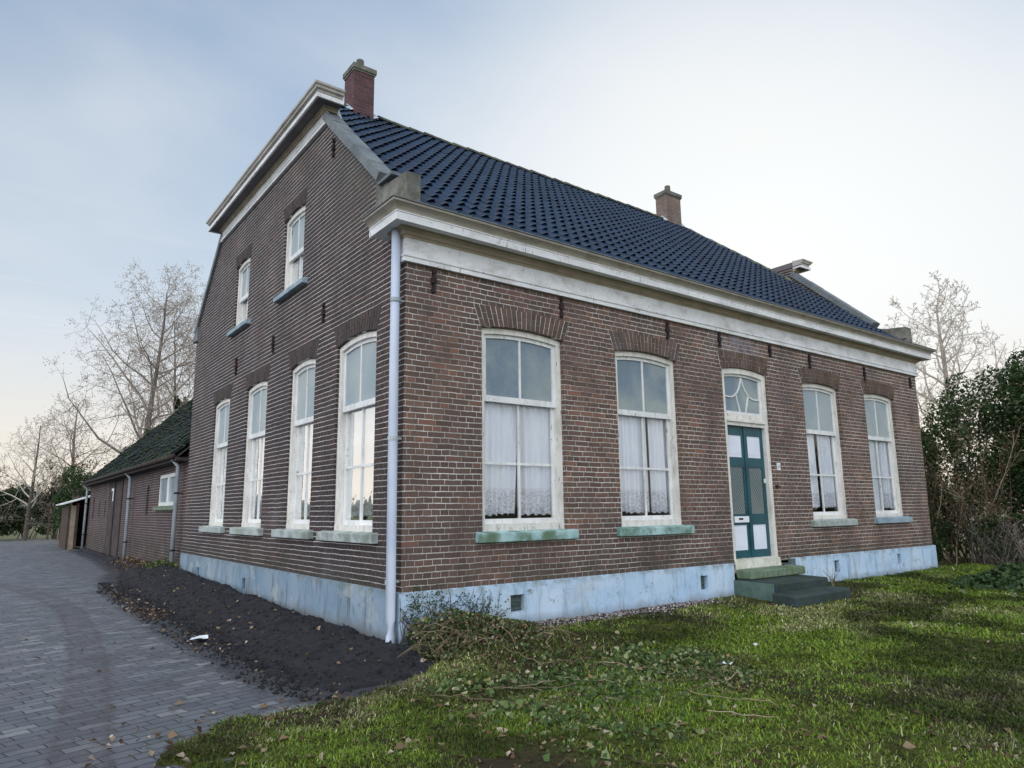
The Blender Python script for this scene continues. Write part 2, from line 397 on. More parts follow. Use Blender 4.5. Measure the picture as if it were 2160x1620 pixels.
# ------------------------------------------------------------------ mesh helpers
def finish(o, parent=None):
    COL.objects.link(o)
    if parent is not None: o.parent = parent
    return o
def bevel(o, w):
    m = o.modifiers.new('bevel', 'BEVEL'); m.width = w; m.segments = 2; m.limit_method = 'ANGLE'; return o
class MB:
    def __init__(s, T=None): s.v = []; s.f = []; s.mi = []; s.T = T; s.cur = 0
    def add(s, vs, fs):
        b = len(s.v)
        s.v += [s.T(*p) for p in vs] if s.T else [tuple(p) for p in vs]
        for f in fs: s.f.append(tuple(b+i for i in f)); s.mi.append(s.cur)
    def box(s, a0, a1, b0, b1, c0, c1):
        vs = [(a, b, c) for a in (a0, a1) for b in (b0, b1) for c in (c0, c1)]
        s.add(vs, [(0, 1, 3, 2), (4, 6, 7, 5), (0, 4, 5, 1), (2, 3, 7, 6), (0, 2, 6, 4), (1, 5, 7, 3)])
    def hexa(s, p8):  # bottom 4, top 4
        s.add(p8, [(0, 3, 2, 1), (4, 5, 6, 7), (0, 1, 5, 4), (1, 2, 6, 5), (2, 3, 7, 6), (3, 0, 4, 7)])
    def tube(s, pts, rad, n=6, cap=True):
        pts = [Vector(p) for p in pts]; vs = []
        for i, p in enumerate(pts):
            d = (pts[min(i+1, len(pts)-1)] - pts[max(i-1, 0)]).normalized()
            a = d.cross(Vector((0, 0, 1)));
            if a.length < .1: a = d.cross(Vector((1, 0, 0)))
            a.normalize(); b = d.cross(a)
            r = rad[i] if isinstance(rad, (list, tuple)) else rad
            for k in range(n):
                t = 2*math.pi*k/n; vs.append(tuple(p + a*(r*math.cos(t)) + b*(r*math.sin(t))))
        fs = [(i*n+k, i*n+(k+1) % n, (i+1)*n+(k+1) % n, (i+1)*n+k) for i in range(len(pts)-1) for k in range(n)]
        if cap: fs += [tuple(range(n))[::-1], tuple((len(pts)-1)*n+k for k in range(n))]
        s.add(vs, fs)
    def bar(s, p, q, w, h):  # rectangular bar between two points
        p, q = Vector(p), Vector(q); d = (q-p).normalized(); a = d.cross(Vector((0, 0, 1)))
        if a.length < .1: a = Vector((1, 0, 0))
        a.normalize(); b = d.cross(a); vs = []
        for c in (p, q):
            for (i, j) in ((-1, -1), (1, -1), (1, 1), (-1, 1)): vs.append(tuple(c + a*(i*w/2) + b*(j*h/2)))
        s.hexa(vs)
    def build(s, name, mats, parent=None, smooth=False, recalc=True):
        me = bpy.data.meshes.new(name); me.from_pydata(s.v, [], s.f)
        if not isinstance(mats, (list, tuple)): mats = [mats]
        for m in mats: me.materials.append(MAT[m])
        if len(mats) > 1: me.polygons.foreach_set('material_index', s.mi)
        if recalc:
            bm = bmesh.new(); bm.from_mesh(me); bmesh.ops.recalc_face_normals(bm, faces=bm.faces); bm.to_mesh(me); bm.free()
        if smooth: me.polygons.foreach_set('use_smooth', [True]*len(me.polygons))
        me.update(); return finish(bpy.data.objects.new(name, me), parent)
def npmesh(name, V, F, mat, parent=None, smooth=False, attr=None):
    """V (n,3) float, F (m,k) int all same size"""
    me = bpy.data.meshes.new(name); V = np.asarray(V, np.float32); F = np.asarray(F, np.int32); k = F.shape[1]
    me.vertices.add(len(V)); me.vertices.foreach_set('co', V.ravel())
    me.loops.add(F.size); me.loops.foreach_set('vertex_index', F.ravel())
    me.polygons.add(len(F)); me.polygons.foreach_set('loop_start', np.arange(0, F.size, k, dtype=np.int32))
    me.polygons.foreach_set('loop_total', np.full(len(F), k, np.int32))
    if smooth: me.polygons.foreach_set('use_smooth', np.ones(len(F), bool))
    me.update(calc_edges=True); me.materials.append(MAT[mat])
    if attr is not None:
        nm, A = attr; at = me.attributes.new(nm, 'FLOAT_COLOR', 'POINT')
        C = np.ones((len(V), 4), np.float32); C[:, :A.shape[1]] = A; at.data.foreach_set('color', C.ravel())
    return finish(bpy.data.objects.new(name, me), parent)
def thing(name, label, cat, loc=(0, 0, 0), group=None):
    o = bpy.data.objects.new(name, None); o.empty_display_size = .2; COL.objects.link(o); o.location = loc
    return tag(o, label, cat, group)
def tag(o, label=None, cat=None, group=None, kind=None):
    if label: o['label'] = label
    if cat: o['category'] = cat
    if group: o['group'] = group
    if kind: o['kind'] = kind
    return o
def poly_holes(outer, holes, T, b):
    """triangulated polygon with holes into MB b (2-D points mapped by T(u,z))"""
    loops = [[Vector((u, z, 0)) for u, z in outer]] + [[Vector((u, z, 0)) for u, z in h] for h in holes]
    flat = [p for l in loops for p in l]
    tris = tessellate_polygon(loops)
    b.add([T(p.x, p.y) for p in flat], [tuple(t) for t in tris])

TF = lambda u, d, z: (u, d, z)      # front facade: u = x, d = depth into the house
TL = lambda u, d, z: (d, u, z)      # left facade:  u = y

# ------------------------------------------------------------------ farmhouse
W = 12.56; D = 9.98; ZP = .60; YR = 5.30; ZR = 9.30; ZE = 4.90; S = (ZR-ZE)/YR
FZB, FZT = 1.238, 3.62
front_wins = [(1.036, 2.324), (3.291, 4.574), (8.010, 9.243), (10.220, 11.440)]
left_wins = [(.703, 1.866), (2.634, 3.640), (4.728, 5.860), (6.920, 8.034)]
up_wins = [(3.316, 4.230), (6.122, 6.980)]
DL, DR, DZB, DZT = 5.680, 6.900, .545, 3.632
def arc(u0, u1, zc, rise):
    w = (u1-u0)/2; r = (w*w+rise*rise)/(2*rise); m = (u0+u1)/2
    return lambda u: zc + rise - r + math.sqrt(max(r*r-(u-m)**2, 0))
def hole(u0, u1, zb, zt, rise, n=12):
    a = arc(u0, u1, zt, rise)
    return [(u0, zb), (u1, zb)] + [(u1+(u0-u1)*k/n, a(u1+(u0-u1)*k/n)) for k in range(n+1)]
house = thing('farmhouse', 'brown brick farmhouse with blue tiled half-hipped roof and light blue plinth', 'house')

RF, RL, RU = .052, .062, .055
fh = [hole(a, b, FZB-.05, FZT, RF) for a, b in front_wins] + [hole(DL, DR, DZB, DZT, .06)]
lh = [hole(a, b, FZB-.05, 3.58, RL) for a, b in left_wins] + [hole(a, b, 4.93, 6.17, RU) for a, b in up_wins]
def reveal(b, h, T, depth):
    n = len(h); vs = [T(u, 0, z) for u, z in h] + [T(u, depth, z) for u, z in h]
    b.add(vs, [(i, (i+1) % n, n+(i+1) % n, n+i) for i in range(n)])
b = MB(); outer = [(0, ZP-.02), (W-.06, ZP-.02), (W+.05, 4.85), (0, 4.85)]
poly_holes(outer, fh, lambda u, z: (u, 0, z), b)
for h in fh: reveal(b, h, TF, .16)
b.build('front_wall', 'brick_front', house, recalc=False)
gable = [(0, ZP-.02), (0, 5.31), (.62, 5.34), (.74, 5.52), (2.56, 7.20), (2.56, 7.45), (8.20, 7.45), (8.20, 7.20), (10.0, 5.52), (10.02, 5.30), (D-.03, ZP-.02)]
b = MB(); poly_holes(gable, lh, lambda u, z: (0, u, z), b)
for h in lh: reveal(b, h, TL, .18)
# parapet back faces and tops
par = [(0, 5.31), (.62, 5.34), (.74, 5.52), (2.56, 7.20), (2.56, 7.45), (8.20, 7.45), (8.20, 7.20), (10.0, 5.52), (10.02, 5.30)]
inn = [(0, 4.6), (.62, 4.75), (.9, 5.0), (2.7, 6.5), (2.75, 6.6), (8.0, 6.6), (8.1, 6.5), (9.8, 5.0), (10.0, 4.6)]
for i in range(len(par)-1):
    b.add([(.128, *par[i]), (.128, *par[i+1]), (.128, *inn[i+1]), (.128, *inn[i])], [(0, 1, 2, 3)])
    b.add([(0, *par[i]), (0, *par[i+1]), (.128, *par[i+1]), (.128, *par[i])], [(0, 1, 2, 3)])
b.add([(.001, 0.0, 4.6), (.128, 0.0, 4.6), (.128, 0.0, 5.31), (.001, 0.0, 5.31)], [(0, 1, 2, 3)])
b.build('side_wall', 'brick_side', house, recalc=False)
# far gable and rear wall
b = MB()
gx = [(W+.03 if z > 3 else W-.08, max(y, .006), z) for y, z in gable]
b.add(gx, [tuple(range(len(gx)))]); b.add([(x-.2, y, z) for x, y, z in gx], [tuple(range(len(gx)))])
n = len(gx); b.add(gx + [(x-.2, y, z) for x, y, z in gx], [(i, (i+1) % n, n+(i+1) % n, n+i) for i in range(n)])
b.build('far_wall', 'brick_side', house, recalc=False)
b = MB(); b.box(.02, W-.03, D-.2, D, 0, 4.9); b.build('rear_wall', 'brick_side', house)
b = MB(); b.box(.25, W-.3, .3, D-.25, .5, .54); b.box(.25, W-.3, .3, D-.25, 4.3, 4.34); b.box(4.95, 5.05, .3, D-.25, .54, 4.3); b.box(7.6, 7.7, .3, D-.25, .54, 4.3)
b.box(.25, W-.3, 4.3, 4.4, .54, 4.3)
b.box(W-.42, W-.36, .3, D-.25, .54, 4.3); b.box(.3, W-.4, D-.4, D-.3, .54, 4.3)
b.build('room_walls', 'interior', house)
# plinth: front and side strips with vent openings
def plinth(T, u0, u1, zt, vents, skip, name, mat, cap0=False):
    b = MB()
    cuts = sorted([u0, u1] + [x for v in vents for x in v[:2]] + list(skip))
    rnd = random.Random(5)
    for a, c in zip(cuts[:-1], cuts[1:]):
        if skip and abs(a-skip[0]) < 1e-6: continue
        vt = [v for v in vents if abs(v[0]-a) < 1e-6]
        k = max(1, int((c-a)/.15))
        for i in range(k):
            p, q = a+(c-a)*i/k, a+(c-a)*(i+1)/k
            segs = [(-.2, zt)] if not vt else [(-.2, vt[0][2]), (vt[0][3], zt)]
            for z0, z1 in segs: b.add([T(p, -.035, z0), T(q, -.035, z0), T(q, -.035, z1), T(p, -.035, z1)], [(0, 1, 2, 3)])
            b.add([T(p, -.035, zt), T(q, -.035, zt), T(q, .0, zt+.008), T(p, .0, zt+.008)], [(0, 1, 2, 3)])
        for v in vt:
            for (s0, s1) in (((a, v[2]), (c, v[2])), ((c, v[2]), (c, v[3])), ((c, v[3]), (a, v[3])), ((a, v[3]), (a, v[2]))):
                b.add([T(s0[0], -.035, s0[1]), T(s1[0], -.035, s1[1]), T(s1[0], .08, s1[1]), T(s0[0], .08, s0[1])], [(0, 1, 2, 3)])
    if skip:
        for s_ in skip: b.add([T(s_, -.035, -.2), T(s_, .1, -.2), T(s_, .1, zt), T(s_, -.035, zt)], [(0, 1, 2, 3)])
    for e in ((u0, u1) if cap0 else (u1,)): b.add([T(e, -.035, -.2), T(e, .1, -.2), T(e, .1, zt), T(e, -.035, zt)], [(0, 1, 2, 3)])
    return b.build(name, mat, house, recalc=False)
fv = [(1.40, 1.60, .285, .475), (4.82, 4.985, .275, .472), (8.49, 8.655, .30, .50), (10.83, 10.98, .305, .505)]
lv = [(5.25, 5.42, .22, .40), (8.30, 8.45, .22, .40)]
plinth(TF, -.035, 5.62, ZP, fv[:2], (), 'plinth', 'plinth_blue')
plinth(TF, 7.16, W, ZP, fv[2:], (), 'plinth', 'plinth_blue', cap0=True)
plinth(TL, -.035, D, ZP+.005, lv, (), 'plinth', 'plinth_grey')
for T, vs in ((TF, fv), (TL, lv)):
    for k, v in enumerate(vs):
        b = MB(T); b.box(v[0], v[1], .035, .045, v[2], v[3])
        for i in range(4): zz = v[2]+(v[3]-v[2])*(i+.5)/4; b.box(v[0], v[1], .02, .034, zz-.006, zz+.006)
        b.build('vent', 'vent_grey', house)

# brick arches
def brick_arch(T, u0, u1, zt, rise, h, flare, mat, mor):
    a = arc(u0, u1, zt, rise); n = max(9, int((u1-u0)/.066)); b = MB(T)
    m = (u0+u1)/2; g_ = .009
    U0 = u0-.02; U1 = u1+.02
    def P(t, s):     # t across 0..1, s up 0..1
        ub = U0+(U1-U0)*t; ut = m+(ub-m)*(1+2*flare/(U1-U0))
        zb = a(min(max(ub, u0), u1))+.008; ztp = zt+h+rise*.25*(1-(2*t-1)**2)
        return ub+(ut-ub)*s, zb+(ztp-zb)*s
    b.cur = 1
    K = 12
    for k in range(K):
        (x0, z0), (x1, z1), (x2, z2), (x3, z3) = P(k/K, 0), P((k+1)/K, 0), P((k+1)/K, 1), P(k/K, 1)
        b.hexa([(x0, -.004, z0), (x1, -.004, z1), (x1, .03, z1), (x0, .03, z0), (x3, -.004, z3), (x2, -.004, z2), (x2, .03, z2), (x3, .03, z3)])
    b.cur = 0
    for i in range(n):
        sp = [(0, .63), (.65, 1)] if i % 2 else [(0, .35), (.37, 1)]
        t0, t1 = (i+.07+random.uniform(0, .05))/n, (i+.93-random.uniform(0, .05))/n
        for s0, s1 in sp:
            s0 += .004; q = [P(t0, s0), P(t1, s0), P(t1, s1-.004), P(t0, s1-.004)]; d0 = -.010-random.uniform(0, .004)
            b.add([(x, d0, z) for x, z in q] + [(x, -.003, z) for x, z in q], [(0, 1, 2, 3), (0, 1, 5, 4), (1, 2, 6, 5), (2, 3, 7, 6), (3, 0, 4, 7)])
    b.build('brick_arch', [mat, mor], house, recalc=False)
for a, c in front_wins: brick_arch(TF, a, c, FZT, RF, .275, .10, 'arch_brick', 'mortar')
brick_arch(TF, DL, DR, DZT, .06, .30, .06, 'arch_brick', 'mortar')
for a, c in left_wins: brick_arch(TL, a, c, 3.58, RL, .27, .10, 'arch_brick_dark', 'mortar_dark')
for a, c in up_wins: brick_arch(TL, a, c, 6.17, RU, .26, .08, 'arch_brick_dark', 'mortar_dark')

def archbar(b, u0, u1, ft, fb, d0, d1, n=10):
    for k in range(n):
        p, q = u0+(u1-u0)*k/n, u0+(u1-u0)*(k+1)/n
        b.hexa([(p, d0, fb(p)), (q, d0, fb(q)), (q, d1, fb(q)), (p, d1, fb(p)), (p, d0, ft(p)), (q, d0, ft(q)), (q, d1, ft(q)), (p, d1, ft(p))])
def curtain(T, parent, u0, u1, z0, z1, d, seed, taper=0, scal=True):
    r = random.Random(seed); n = int((u1-u0)/.008); vs = []; fs = []
    ph = r.uniform(0, 6); wl = r.uniform(.085, .12); rows = 8
    for j in range(rows+1):
        t = j/rows
        for i in range(n+1):
            u = u0+(u1-u0)*i/n
            uu = u + taper*(1-t)*((u-u0)/(u1-u0))*-1 if taper else u
            am = .030*(1-.35*t)
            dd = d + am*math.sin(2*math.pi*u/wl+ph+.5*math.sin(9*u)) + .008*math.sin(31*u)
            zb = z0 + (.035*abs(math.sin(math.pi*u/.11+ph)) if scal else 0)
            vs.append((uu, dd, zb+(z1-zb)*t))
    for j in range(rows):
        for i in range(n): a = j*(n+1)+i; fs.append((a, a+1, a+n+2, a+n+1))
    b = MB(T); b.add(vs, fs); return b.build('curtain', 'curtain', parent, smooth=True, recalc=False)
def window(T, u0, u1, zb, zt, rise, zm, zbar, deep=0., sill=None, cur=(), upglass='glass_frost', sillmat='sill_stone', upbar=True, lowbars=True, pale_panel=None):
    a = arc(u0, u1, zt, rise); jw = .072; b = MB(T); d0 = .055+deep
    b.box(u0+.002, u0+jw, d0, d0+.115, zb, zt-.02); b.box(u1-jw, u1-.002, d0, d0+.115, zb, zt-.02)
    archbar(b, u0+.002, u1-.002, lambda u: a(u)-.002, lambda u: a(u)-.072, d0-.004, d0+.119)
    b.box(u0+.004, u1-.004, d0-.006, d0+.117, zb-.04, zb+.048)
    fr = b.build('window', 'frame_paint', house)
    i0, i1 = u0+jw, u1-jw; m = (u0+u1)/2; st = .05
    d1 = d0+.035; ft = lambda u: a(u)-.071
    b = MB(T)
    b.box(i0, i0+st, d1, d1+.032, zm, zt-.085); b.box(i1-st, i1, d1, d1+.032, zm, zt-.085)
    archbar(b, i0, i1, ft, lambda u: a(u)-.120, d1-.003, d1+.029)
    b.box(i0, i1, d1-.005, d1+.036, zm-.062, zm+.012)
    if upbar: b.box(m-.015, m+.015, d1+.002, d1+.03, zm+.012, a(m)-.118)
    b.build('upper_sash', 'sash_paint', fr)
    b = MB(T); d2 = d1+.042
    b.box(i0, i0+st, d2, d2+.032, zb+.05, zm-.0); b.box(i1-st, i1, d2, d2+.032, zb+.05, zm-.0)
    b.box(i0, i1, d2-.003, d2+.035, zb+.048, zb+.105)
    if lowbars: 
        b.box(m-.015, m+.015, d2+.002, d2+.03, zb+.105, zm)
    if zbar: b.box(i0+st, i1-st, d2, d2+.028, zbar-.016, zbar+.016)
    b.build('lower_sash', 'sash_paint', fr)
    b = MB(T); N = 10
    for k in range(N):
        p, q = i0+.02+(i1-i0-.04)*k/N, i0+.02+(i1-i0-.04)*(k+1)/N
        b.add([(p, d1+.018, zm-.01), (q, d1+.018, zm-.01), (q, d1+.018, a(q)-.10), (p, d1+.018, a(p)-.10)], [(0, 1, 2, 3)])
    b.build('upper_pane', upglass, fr, recalc=False)
    b = MB(T); b.add([(i0+.02, d2+.018, zb+.09), (i1-.02, d2+.018, zb+.09), (i1-.02, d2+.018, zm), (i0+.02, d2+.018, zm)], [(0, 1, 2, 3)])
    b.build('lower_pane', 'glass_clear', fr, recalc=False)
    if sill:
        s0, s1, sz0, sz1, pr = sill; b = MB(T)
        b.hexa([(s0, -pr, sz0), (s1, -pr, sz0), (s1, .02, sz0), (s0, .02, sz0), (s0, -pr, sz1-.012), (s1, -pr, sz1-.012), (s1, .02, sz1+.01), (s0, .02, sz1+.01)])
        b.box(u0+.005, u1-.005, .021, d0+.1, sz0+.03, zb-.041)
        bevel(b.build('sill', sillmat, fr), .008)
    for i, (c0, c1, z0, z1, tp, scl) in enumerate(cur): curtain(T, fr, c0, c1, z0, z1, d0+.150, int(u0*10)+i, tp, scl)
    if pale_panel:
        b = MB(T); b.box(*pale_panel); b.build('pale_panel', 'white_plastic', fr)
    return fr
FS = lambda u0, u1, z=1.19: (u0-.095, u1+.13, z-.11, z+.005, .075)
w = front_wins
window(TF, *w[0], FZB, FZT, RF, 2.80, 2.0, sill=FS(*w[0]), cur=[(1.10, 1.74, 1.37, 2.95, .10, True), (1.76, 2.30, 1.37, 2.95, 0, True)])
window(TF, *w[1], FZB, FZT, RF, 2.80, 2.0, sill=FS(*w[1]), cur=[(3.35, 4.04, 1.37, 2.95, .0, True), (4.10, 4.56, 1.37, 2.95, 0, True)])
window(TF, *w[2], FZB, FZT, RF, 2.80, 2.0, sill=FS(*w[2], 1.20), upglass='glass_frost_pale', sillmat='sill_grey', cur=[(8.10, 8.60, 1.40, 2.95, 0, True), (8.70, 9.32, 1.40, 2.95, 0, True)])  # curtains added to stand in for the bright reflections in this pane
window(TF, *w[3], FZB, FZT, RF, 2.80, 2.0, sill=FS(*w[3], 1.21), upglass='glass_frost_pale', sillmat='sill_blue', cur=[(10.98, 11.5, 1.36, 2.95, 0, True)], pale_panel=(10.30, 10.90, .185, .19, 1.3, 2.9))  # panel and curtain added to lighten the pane like a reflection
LS = lambda u0, u1, e0=.15, e1=.30: (u0-e0, u1+e1, 1.09, 1.205, .085)
w = left_wins
window(TL, *w[0], FZB, 3.58, RL, 2.78, 2.0, -.02, sill=LS(*w[0]), upglass='glass_frost_pale', cur=[(.75, 1.34, 1.36, 2.95, 0, True), (1.40, 1.86, 1.36, 2.95, 0, True)], sillmat='sill_grey')
window(TL, *w[1], FZB, 3.58, RL, 2.78, 2.0, -.02, sill=LS(*w[1]), upglass='glass_frost_pale', cur=[(2.70, 3.64, 1.36, 2.95, 0, True)], sillmat='sill_grey')
window(TL, *w[2], FZB, 3.58, RL, 2.78, 2.0, -.02, sill=LS(*w[2]), upglass='glass_frost_pale', cur=[(4.8, 5.8, 1.36, 2.95, 0, True)], sillmat='sill_grey')
window(TL, *w[3], FZB, 3.58, RL, 2.78, 2.0, -.02, sill=LS(*w[3]), upglass='glass_frost_pale', cur=[(7.0, 7.95, 1.36, 2.95, 0, True)], sillmat='sill_grey')
for u0, u1 in up_wins:
    window(TL, u0, u1, 4.97, 6.17, RU, 5.54, None, -.02, sill=(u0-.23, u1+.15, 4.82, 4.91, .09), upglass='glass_frost_pale', sillmat='sill_blue', cur=[(u0+.08, u1-.35, 5.03, 6.1, 0, False)])

# front door
def door():
    a = arc(DL, DR, DZT, .06); b = MB(TF); jw = .095; d0 = .03
    b.box(DL+.002, DL+jw, d0, .15, DZB, DZT-.02); b.box(DR-jw, DR-.002, d0, .15, DZB, DZT-.02)
    archbar(b, DL+.002, DR-.002, lambda u: a(u)-.002, lambda u: a(u)-.09, d0-.004, .153)
    b.box(DL+jw, DR-jw, d0+.01, .147, 2.74, 2.80); b.box(DL+jw, DR-jw, d0-.02, .147, 2.80, 2.84); b.box(DL+jw, DR-jw, d0+.025, .147, 2.84, 2.93)
    dr = b.build('door', 'frame_paint', house)
    b = MB(TF); b.hexa([(DL+.01, -.03, .5), (DR-.01, -.03, .5), (DR-.01, .15, .5), (DL+.01, .15, .5), (DL+.01, -.01, .635), (DR-.01, -.01, .635), (DR-.01, .15, .66), (DL+.01, .15, .66)])
    b.build('threshold', 'threshold', dr)
    i0, i1 = DL+jw, DR-jw; m = (i0+i1)/2; L = .095
    for k, (l0, l1) in enumerate(((i0, m-.003), (m+.003, i1))):
        b = MB(TF); st = .075
        rows = [(.66, .78), (1.17, 1.21) if k else (1.17, 1.22), (1.33, 1.37), (2.08, 2.24), (2.60, 2.74)]
        b.box(l0, l0+st, L, L+.035, .66, 2.74); b.box(l1-st, l1, L, L+.035, .66, 2.74)
        for z0, z1 in ((.66, .775), (1.165, 1.335), (2.08, 2.235), (2.59, 2.74)): b.box(l0+st, l1-st, L+.001, L+.034, z0, z1)
        lf = b.build('door_leaf', 'door_teal', dr)
        for z0, z1 in ((.775, 1.165), (2.235, 2.59)):
            b = MB(TF); b.box(l0+st, l1-st, L+.012, L+.026, z0, z1)
            b.box(l0+st+.04, l1-st-.04, L+.007, L+.0125, z0+.05, z1-.05)
            b.build('door_panel', 'door_white', dr)
        b = MB(TF); b.box(l0+st, l1-st, L+.016, L+.022, 1.335, 2.08); b.build('door_glass', 'glass_door', dr)
        b = MB(TF)       # wire lattice in front of the glass
        a0, a1 = l0+st, l1-st; ww = a1-a0
        for s_ in range(-8, 16):
            for sg in (1, -1):
                z0 = 1.335 + s_*.07; p = [a0, z0 if sg > 0 else z0+ww*1.3]; q = [a1, z0+ww*1.3 if sg > 0 else z0]
                def cl(p, q):
                    (x0, y0), (x1, y1) = p, q; lo, hi = 1.337, 2.078
                    ts = [0, 1]
                    dy = y1-y0
                    t0, t1 = sorted(((lo-y0)/dy, (hi-y0)/dy)); t0 = max(t0, 0); t1 = min(t1, 1)
                    return None if t1-t0 < .05 else ((x0+(x1-x0)*t0, y0+dy*t0), (x0+(x1-x0)*t1, y0+dy*t1))
                r_ = cl(p, q)
                if r_: b.bar((r_[0][0], L+.010, r_[0][1]), (r_[1][0], L+.010, r_[1][1]), .003, .003)
        b.build('lattice', 'vent_grey', dr)
    b = MB(TF); b.box(m-.022, m+.022, L-.014, L-.001, .66, 2.74); b.build('astragal', 'door_teal', dr)
    b = MB(TF); b.box(i0+.11, m-.03, L-.012, L+.0005, 1.205, 1.30); ms = b.build('mail_slot', 'white_plastic', dr)
    b = MB(TF); b.box(i0+.215, i0+.325, L-.016, L-.0125, 1.245, 1.275); b.build('name_label', 'ink', dr)
    b = MB(TF); b.box(i1-.055, i1-.03, L-.02, L-.001, 1.83, 1.90); b.build('door_lock', 'white_plastic', dr)
    # fanlight
    b = MB(TF); z0 = 2.93; d = .07
    b.box(i0, i0+.045, d, d+.03, z0, DZT-.1); b.box(i1-.045, i1, d, d+.03, z0, DZT-.1); b.box(i0, i1, d-.002, d+.032, z0-.0005, z0+.045)
    archbar(b, i0, i1, lambda u: a(u)-.089, lambda u: a(u)-.13, d-.003, d+.029)
    zt_ = a(m)-.13; za = z0+.045
    def curve(pts, r=.011):
        for p, q in zip(pts[:-1], pts[1:]): b.bar((p[0], d+.012, p[1]), (q[0], d+.012, q[1]), r*2, r*2)
    for s_ in (-1, 1):
        hw = (i1-i0)/2-.045; P0 = (m, zt_); P1 = (m+s_*hw*.22, za+.27*(zt_-za)+.0); P2 = (m+s_*hw, za+.42*(zt_-za))
        pts = [((1-t)**2*P0[0]+2*t*(1-t)*P1[0]+t*t*P2[0], (1-t)**2*P0[1]+2*t*(1-t)*P1[1]+t*t*P2[1]) for t in [k/10 for k in range(11)]]
        curve(pts); curve([pts[5], (m+s_*hw*.17, za)])
    b.build('fanlight', 'sash_paint', dr)
    b = MB(TF); N = 8
    for k in range(N):
        p, q = i0+.02+(i1-i0-.04)*k/N, i0+.02+(i1-i0-.04)*(k+1)/N
        b.add([(p, d+.02, z0+.02), (q, d+.02, z0+.02), (q, d+.02, a(q)-.11), (p, d+.02, a(p)-.11)], [(0, 1, 2, 3)])
    b.build('fanlight_pane', 'glass_frost', dr, recalc=False)
door()
# house number plate and bracket marks
b = MB(TF); b.box(7.01, 7.105, -.012, -.002, 2.045, 2.165); plate = b.build('house_number_plate', 'white_plastic', house)
b = MB(TF)
for x0, segs in ((7.025, 'acdfg'), (7.065, 'abcdg')):
    w_, h_ = .026, .06; z0 = 2.075; t_ = .006
    S_ = {'a': (0, w_, h_-t_, h_), 'g': (0, w_, h_/2-t_/2, h_/2+t_/2), 'd': (0, w_, 0, t_), 'f': (0, t_, h_/2, h_), 'c': (w_-t_, w_, 0, h_/2), 'b': (w_-t_, w_, h_/2, h_)}
    for s_ in segs: p = S_[s_]; b.box(x0+p[0], x0+p[1], -.0145, -.0125, z0+p[2], z0+p[3])
b.build('digits', 'ink', plate)
b = MB(TF); b.box(6.925, 6.945, -.04, 0.0, 1.74, 1.80); b.box(6.915, 6.99, -.055, -.041, 1.755, 1.785); b.build('bell_pull', 'rust_iron', house)

# cornices: profile swept along a mitred path
def sweep(profile, path, z0, name, mats, parent, mi=None, closed_ends=True):
    """profile: list of (out, z); path: list of (x,y) with wall normals per segment"""
    b = MB(); P = [Vector((x, y, 0)) for x, y in path]; nseg = len(P)-1; nr = []
    for i in range(nseg): d = (P[i+1]-P[i]).normalized(); nr.append(Vector((d.y, -d.x, 0)))   # outward to the right of travel
    rings = []
    for i in range(len(P)):
        if i == 0: m = nr[0]
        elif i == nseg: m = nr[-1]
        else: m = (nr[i-1]+nr[i]); m = m/ (m.dot(nr[i]))
        rings.append([tuple(P[i]+m*o+Vector((0, 0, z0+z))) for o, z in profile])
    n = len(profile)
    for i in range(nseg):
        for k in range(n-1):
            b.cur = mi[k] if mi else 0
            b.add([rings[i][k], rings[i+1][k], rings[i+1][k+1], rings[i][k+1]], [(0, 1, 2, 3)])
    b.cur = 0
    for r_ in (rings[0], rings[-1]): b.add(r_, [tuple(range(n))])
    return b.build(name, mats, parent, recalc=False)
fr_path = [(0, .30), (0, 0), (W+.05, 0), (W+.05, .30)]
# frieze with lower mouldings
prof = [(.0, 0), (.045, 0), (.045, .045), (.036, .05), (.052, .062), (.052, .078), (.030, .085), (.030, .285), (0, .285)]
sweep(prof, [(0, .14), (0, 0), (W+.05, 0), (W+.05, .14)], 4.225, 'frieze', ['cornice_paint'], house)
prof = [(.0, 0), (.04, .0), (.045, .02), (.07, .03), (.085, .06), (.12, .075), (.13, .10), (0, .10)]
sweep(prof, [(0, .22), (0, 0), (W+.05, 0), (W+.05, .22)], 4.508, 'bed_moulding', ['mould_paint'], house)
fc_path = [(0, .42), (0, 0), (W+.05, 0), (W+.05, .42)]
prof = [(0, .0), (.245, 0), (.245, -.018), (.262, -.018), (.262, .070), (.270, .076), (.270, .088), (.262, .09), (0, .09)]
sweep(prof, fc_path, 4.608, 'cornice', ['cornice_paint'], house)
prof = [(0, 0), (.262, 0), (.268, .018), (.285, .040), (.315, .058), (.345, .070), (.350, .092), (0, .094)]
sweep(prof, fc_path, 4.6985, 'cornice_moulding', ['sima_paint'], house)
prof = [(0.0, 0), (.365, 0), (.365, .012), (0.0, .03)]
sweep(prof, fc_path, 4.793, 'gutter_edge', ['coping_lead'], house)
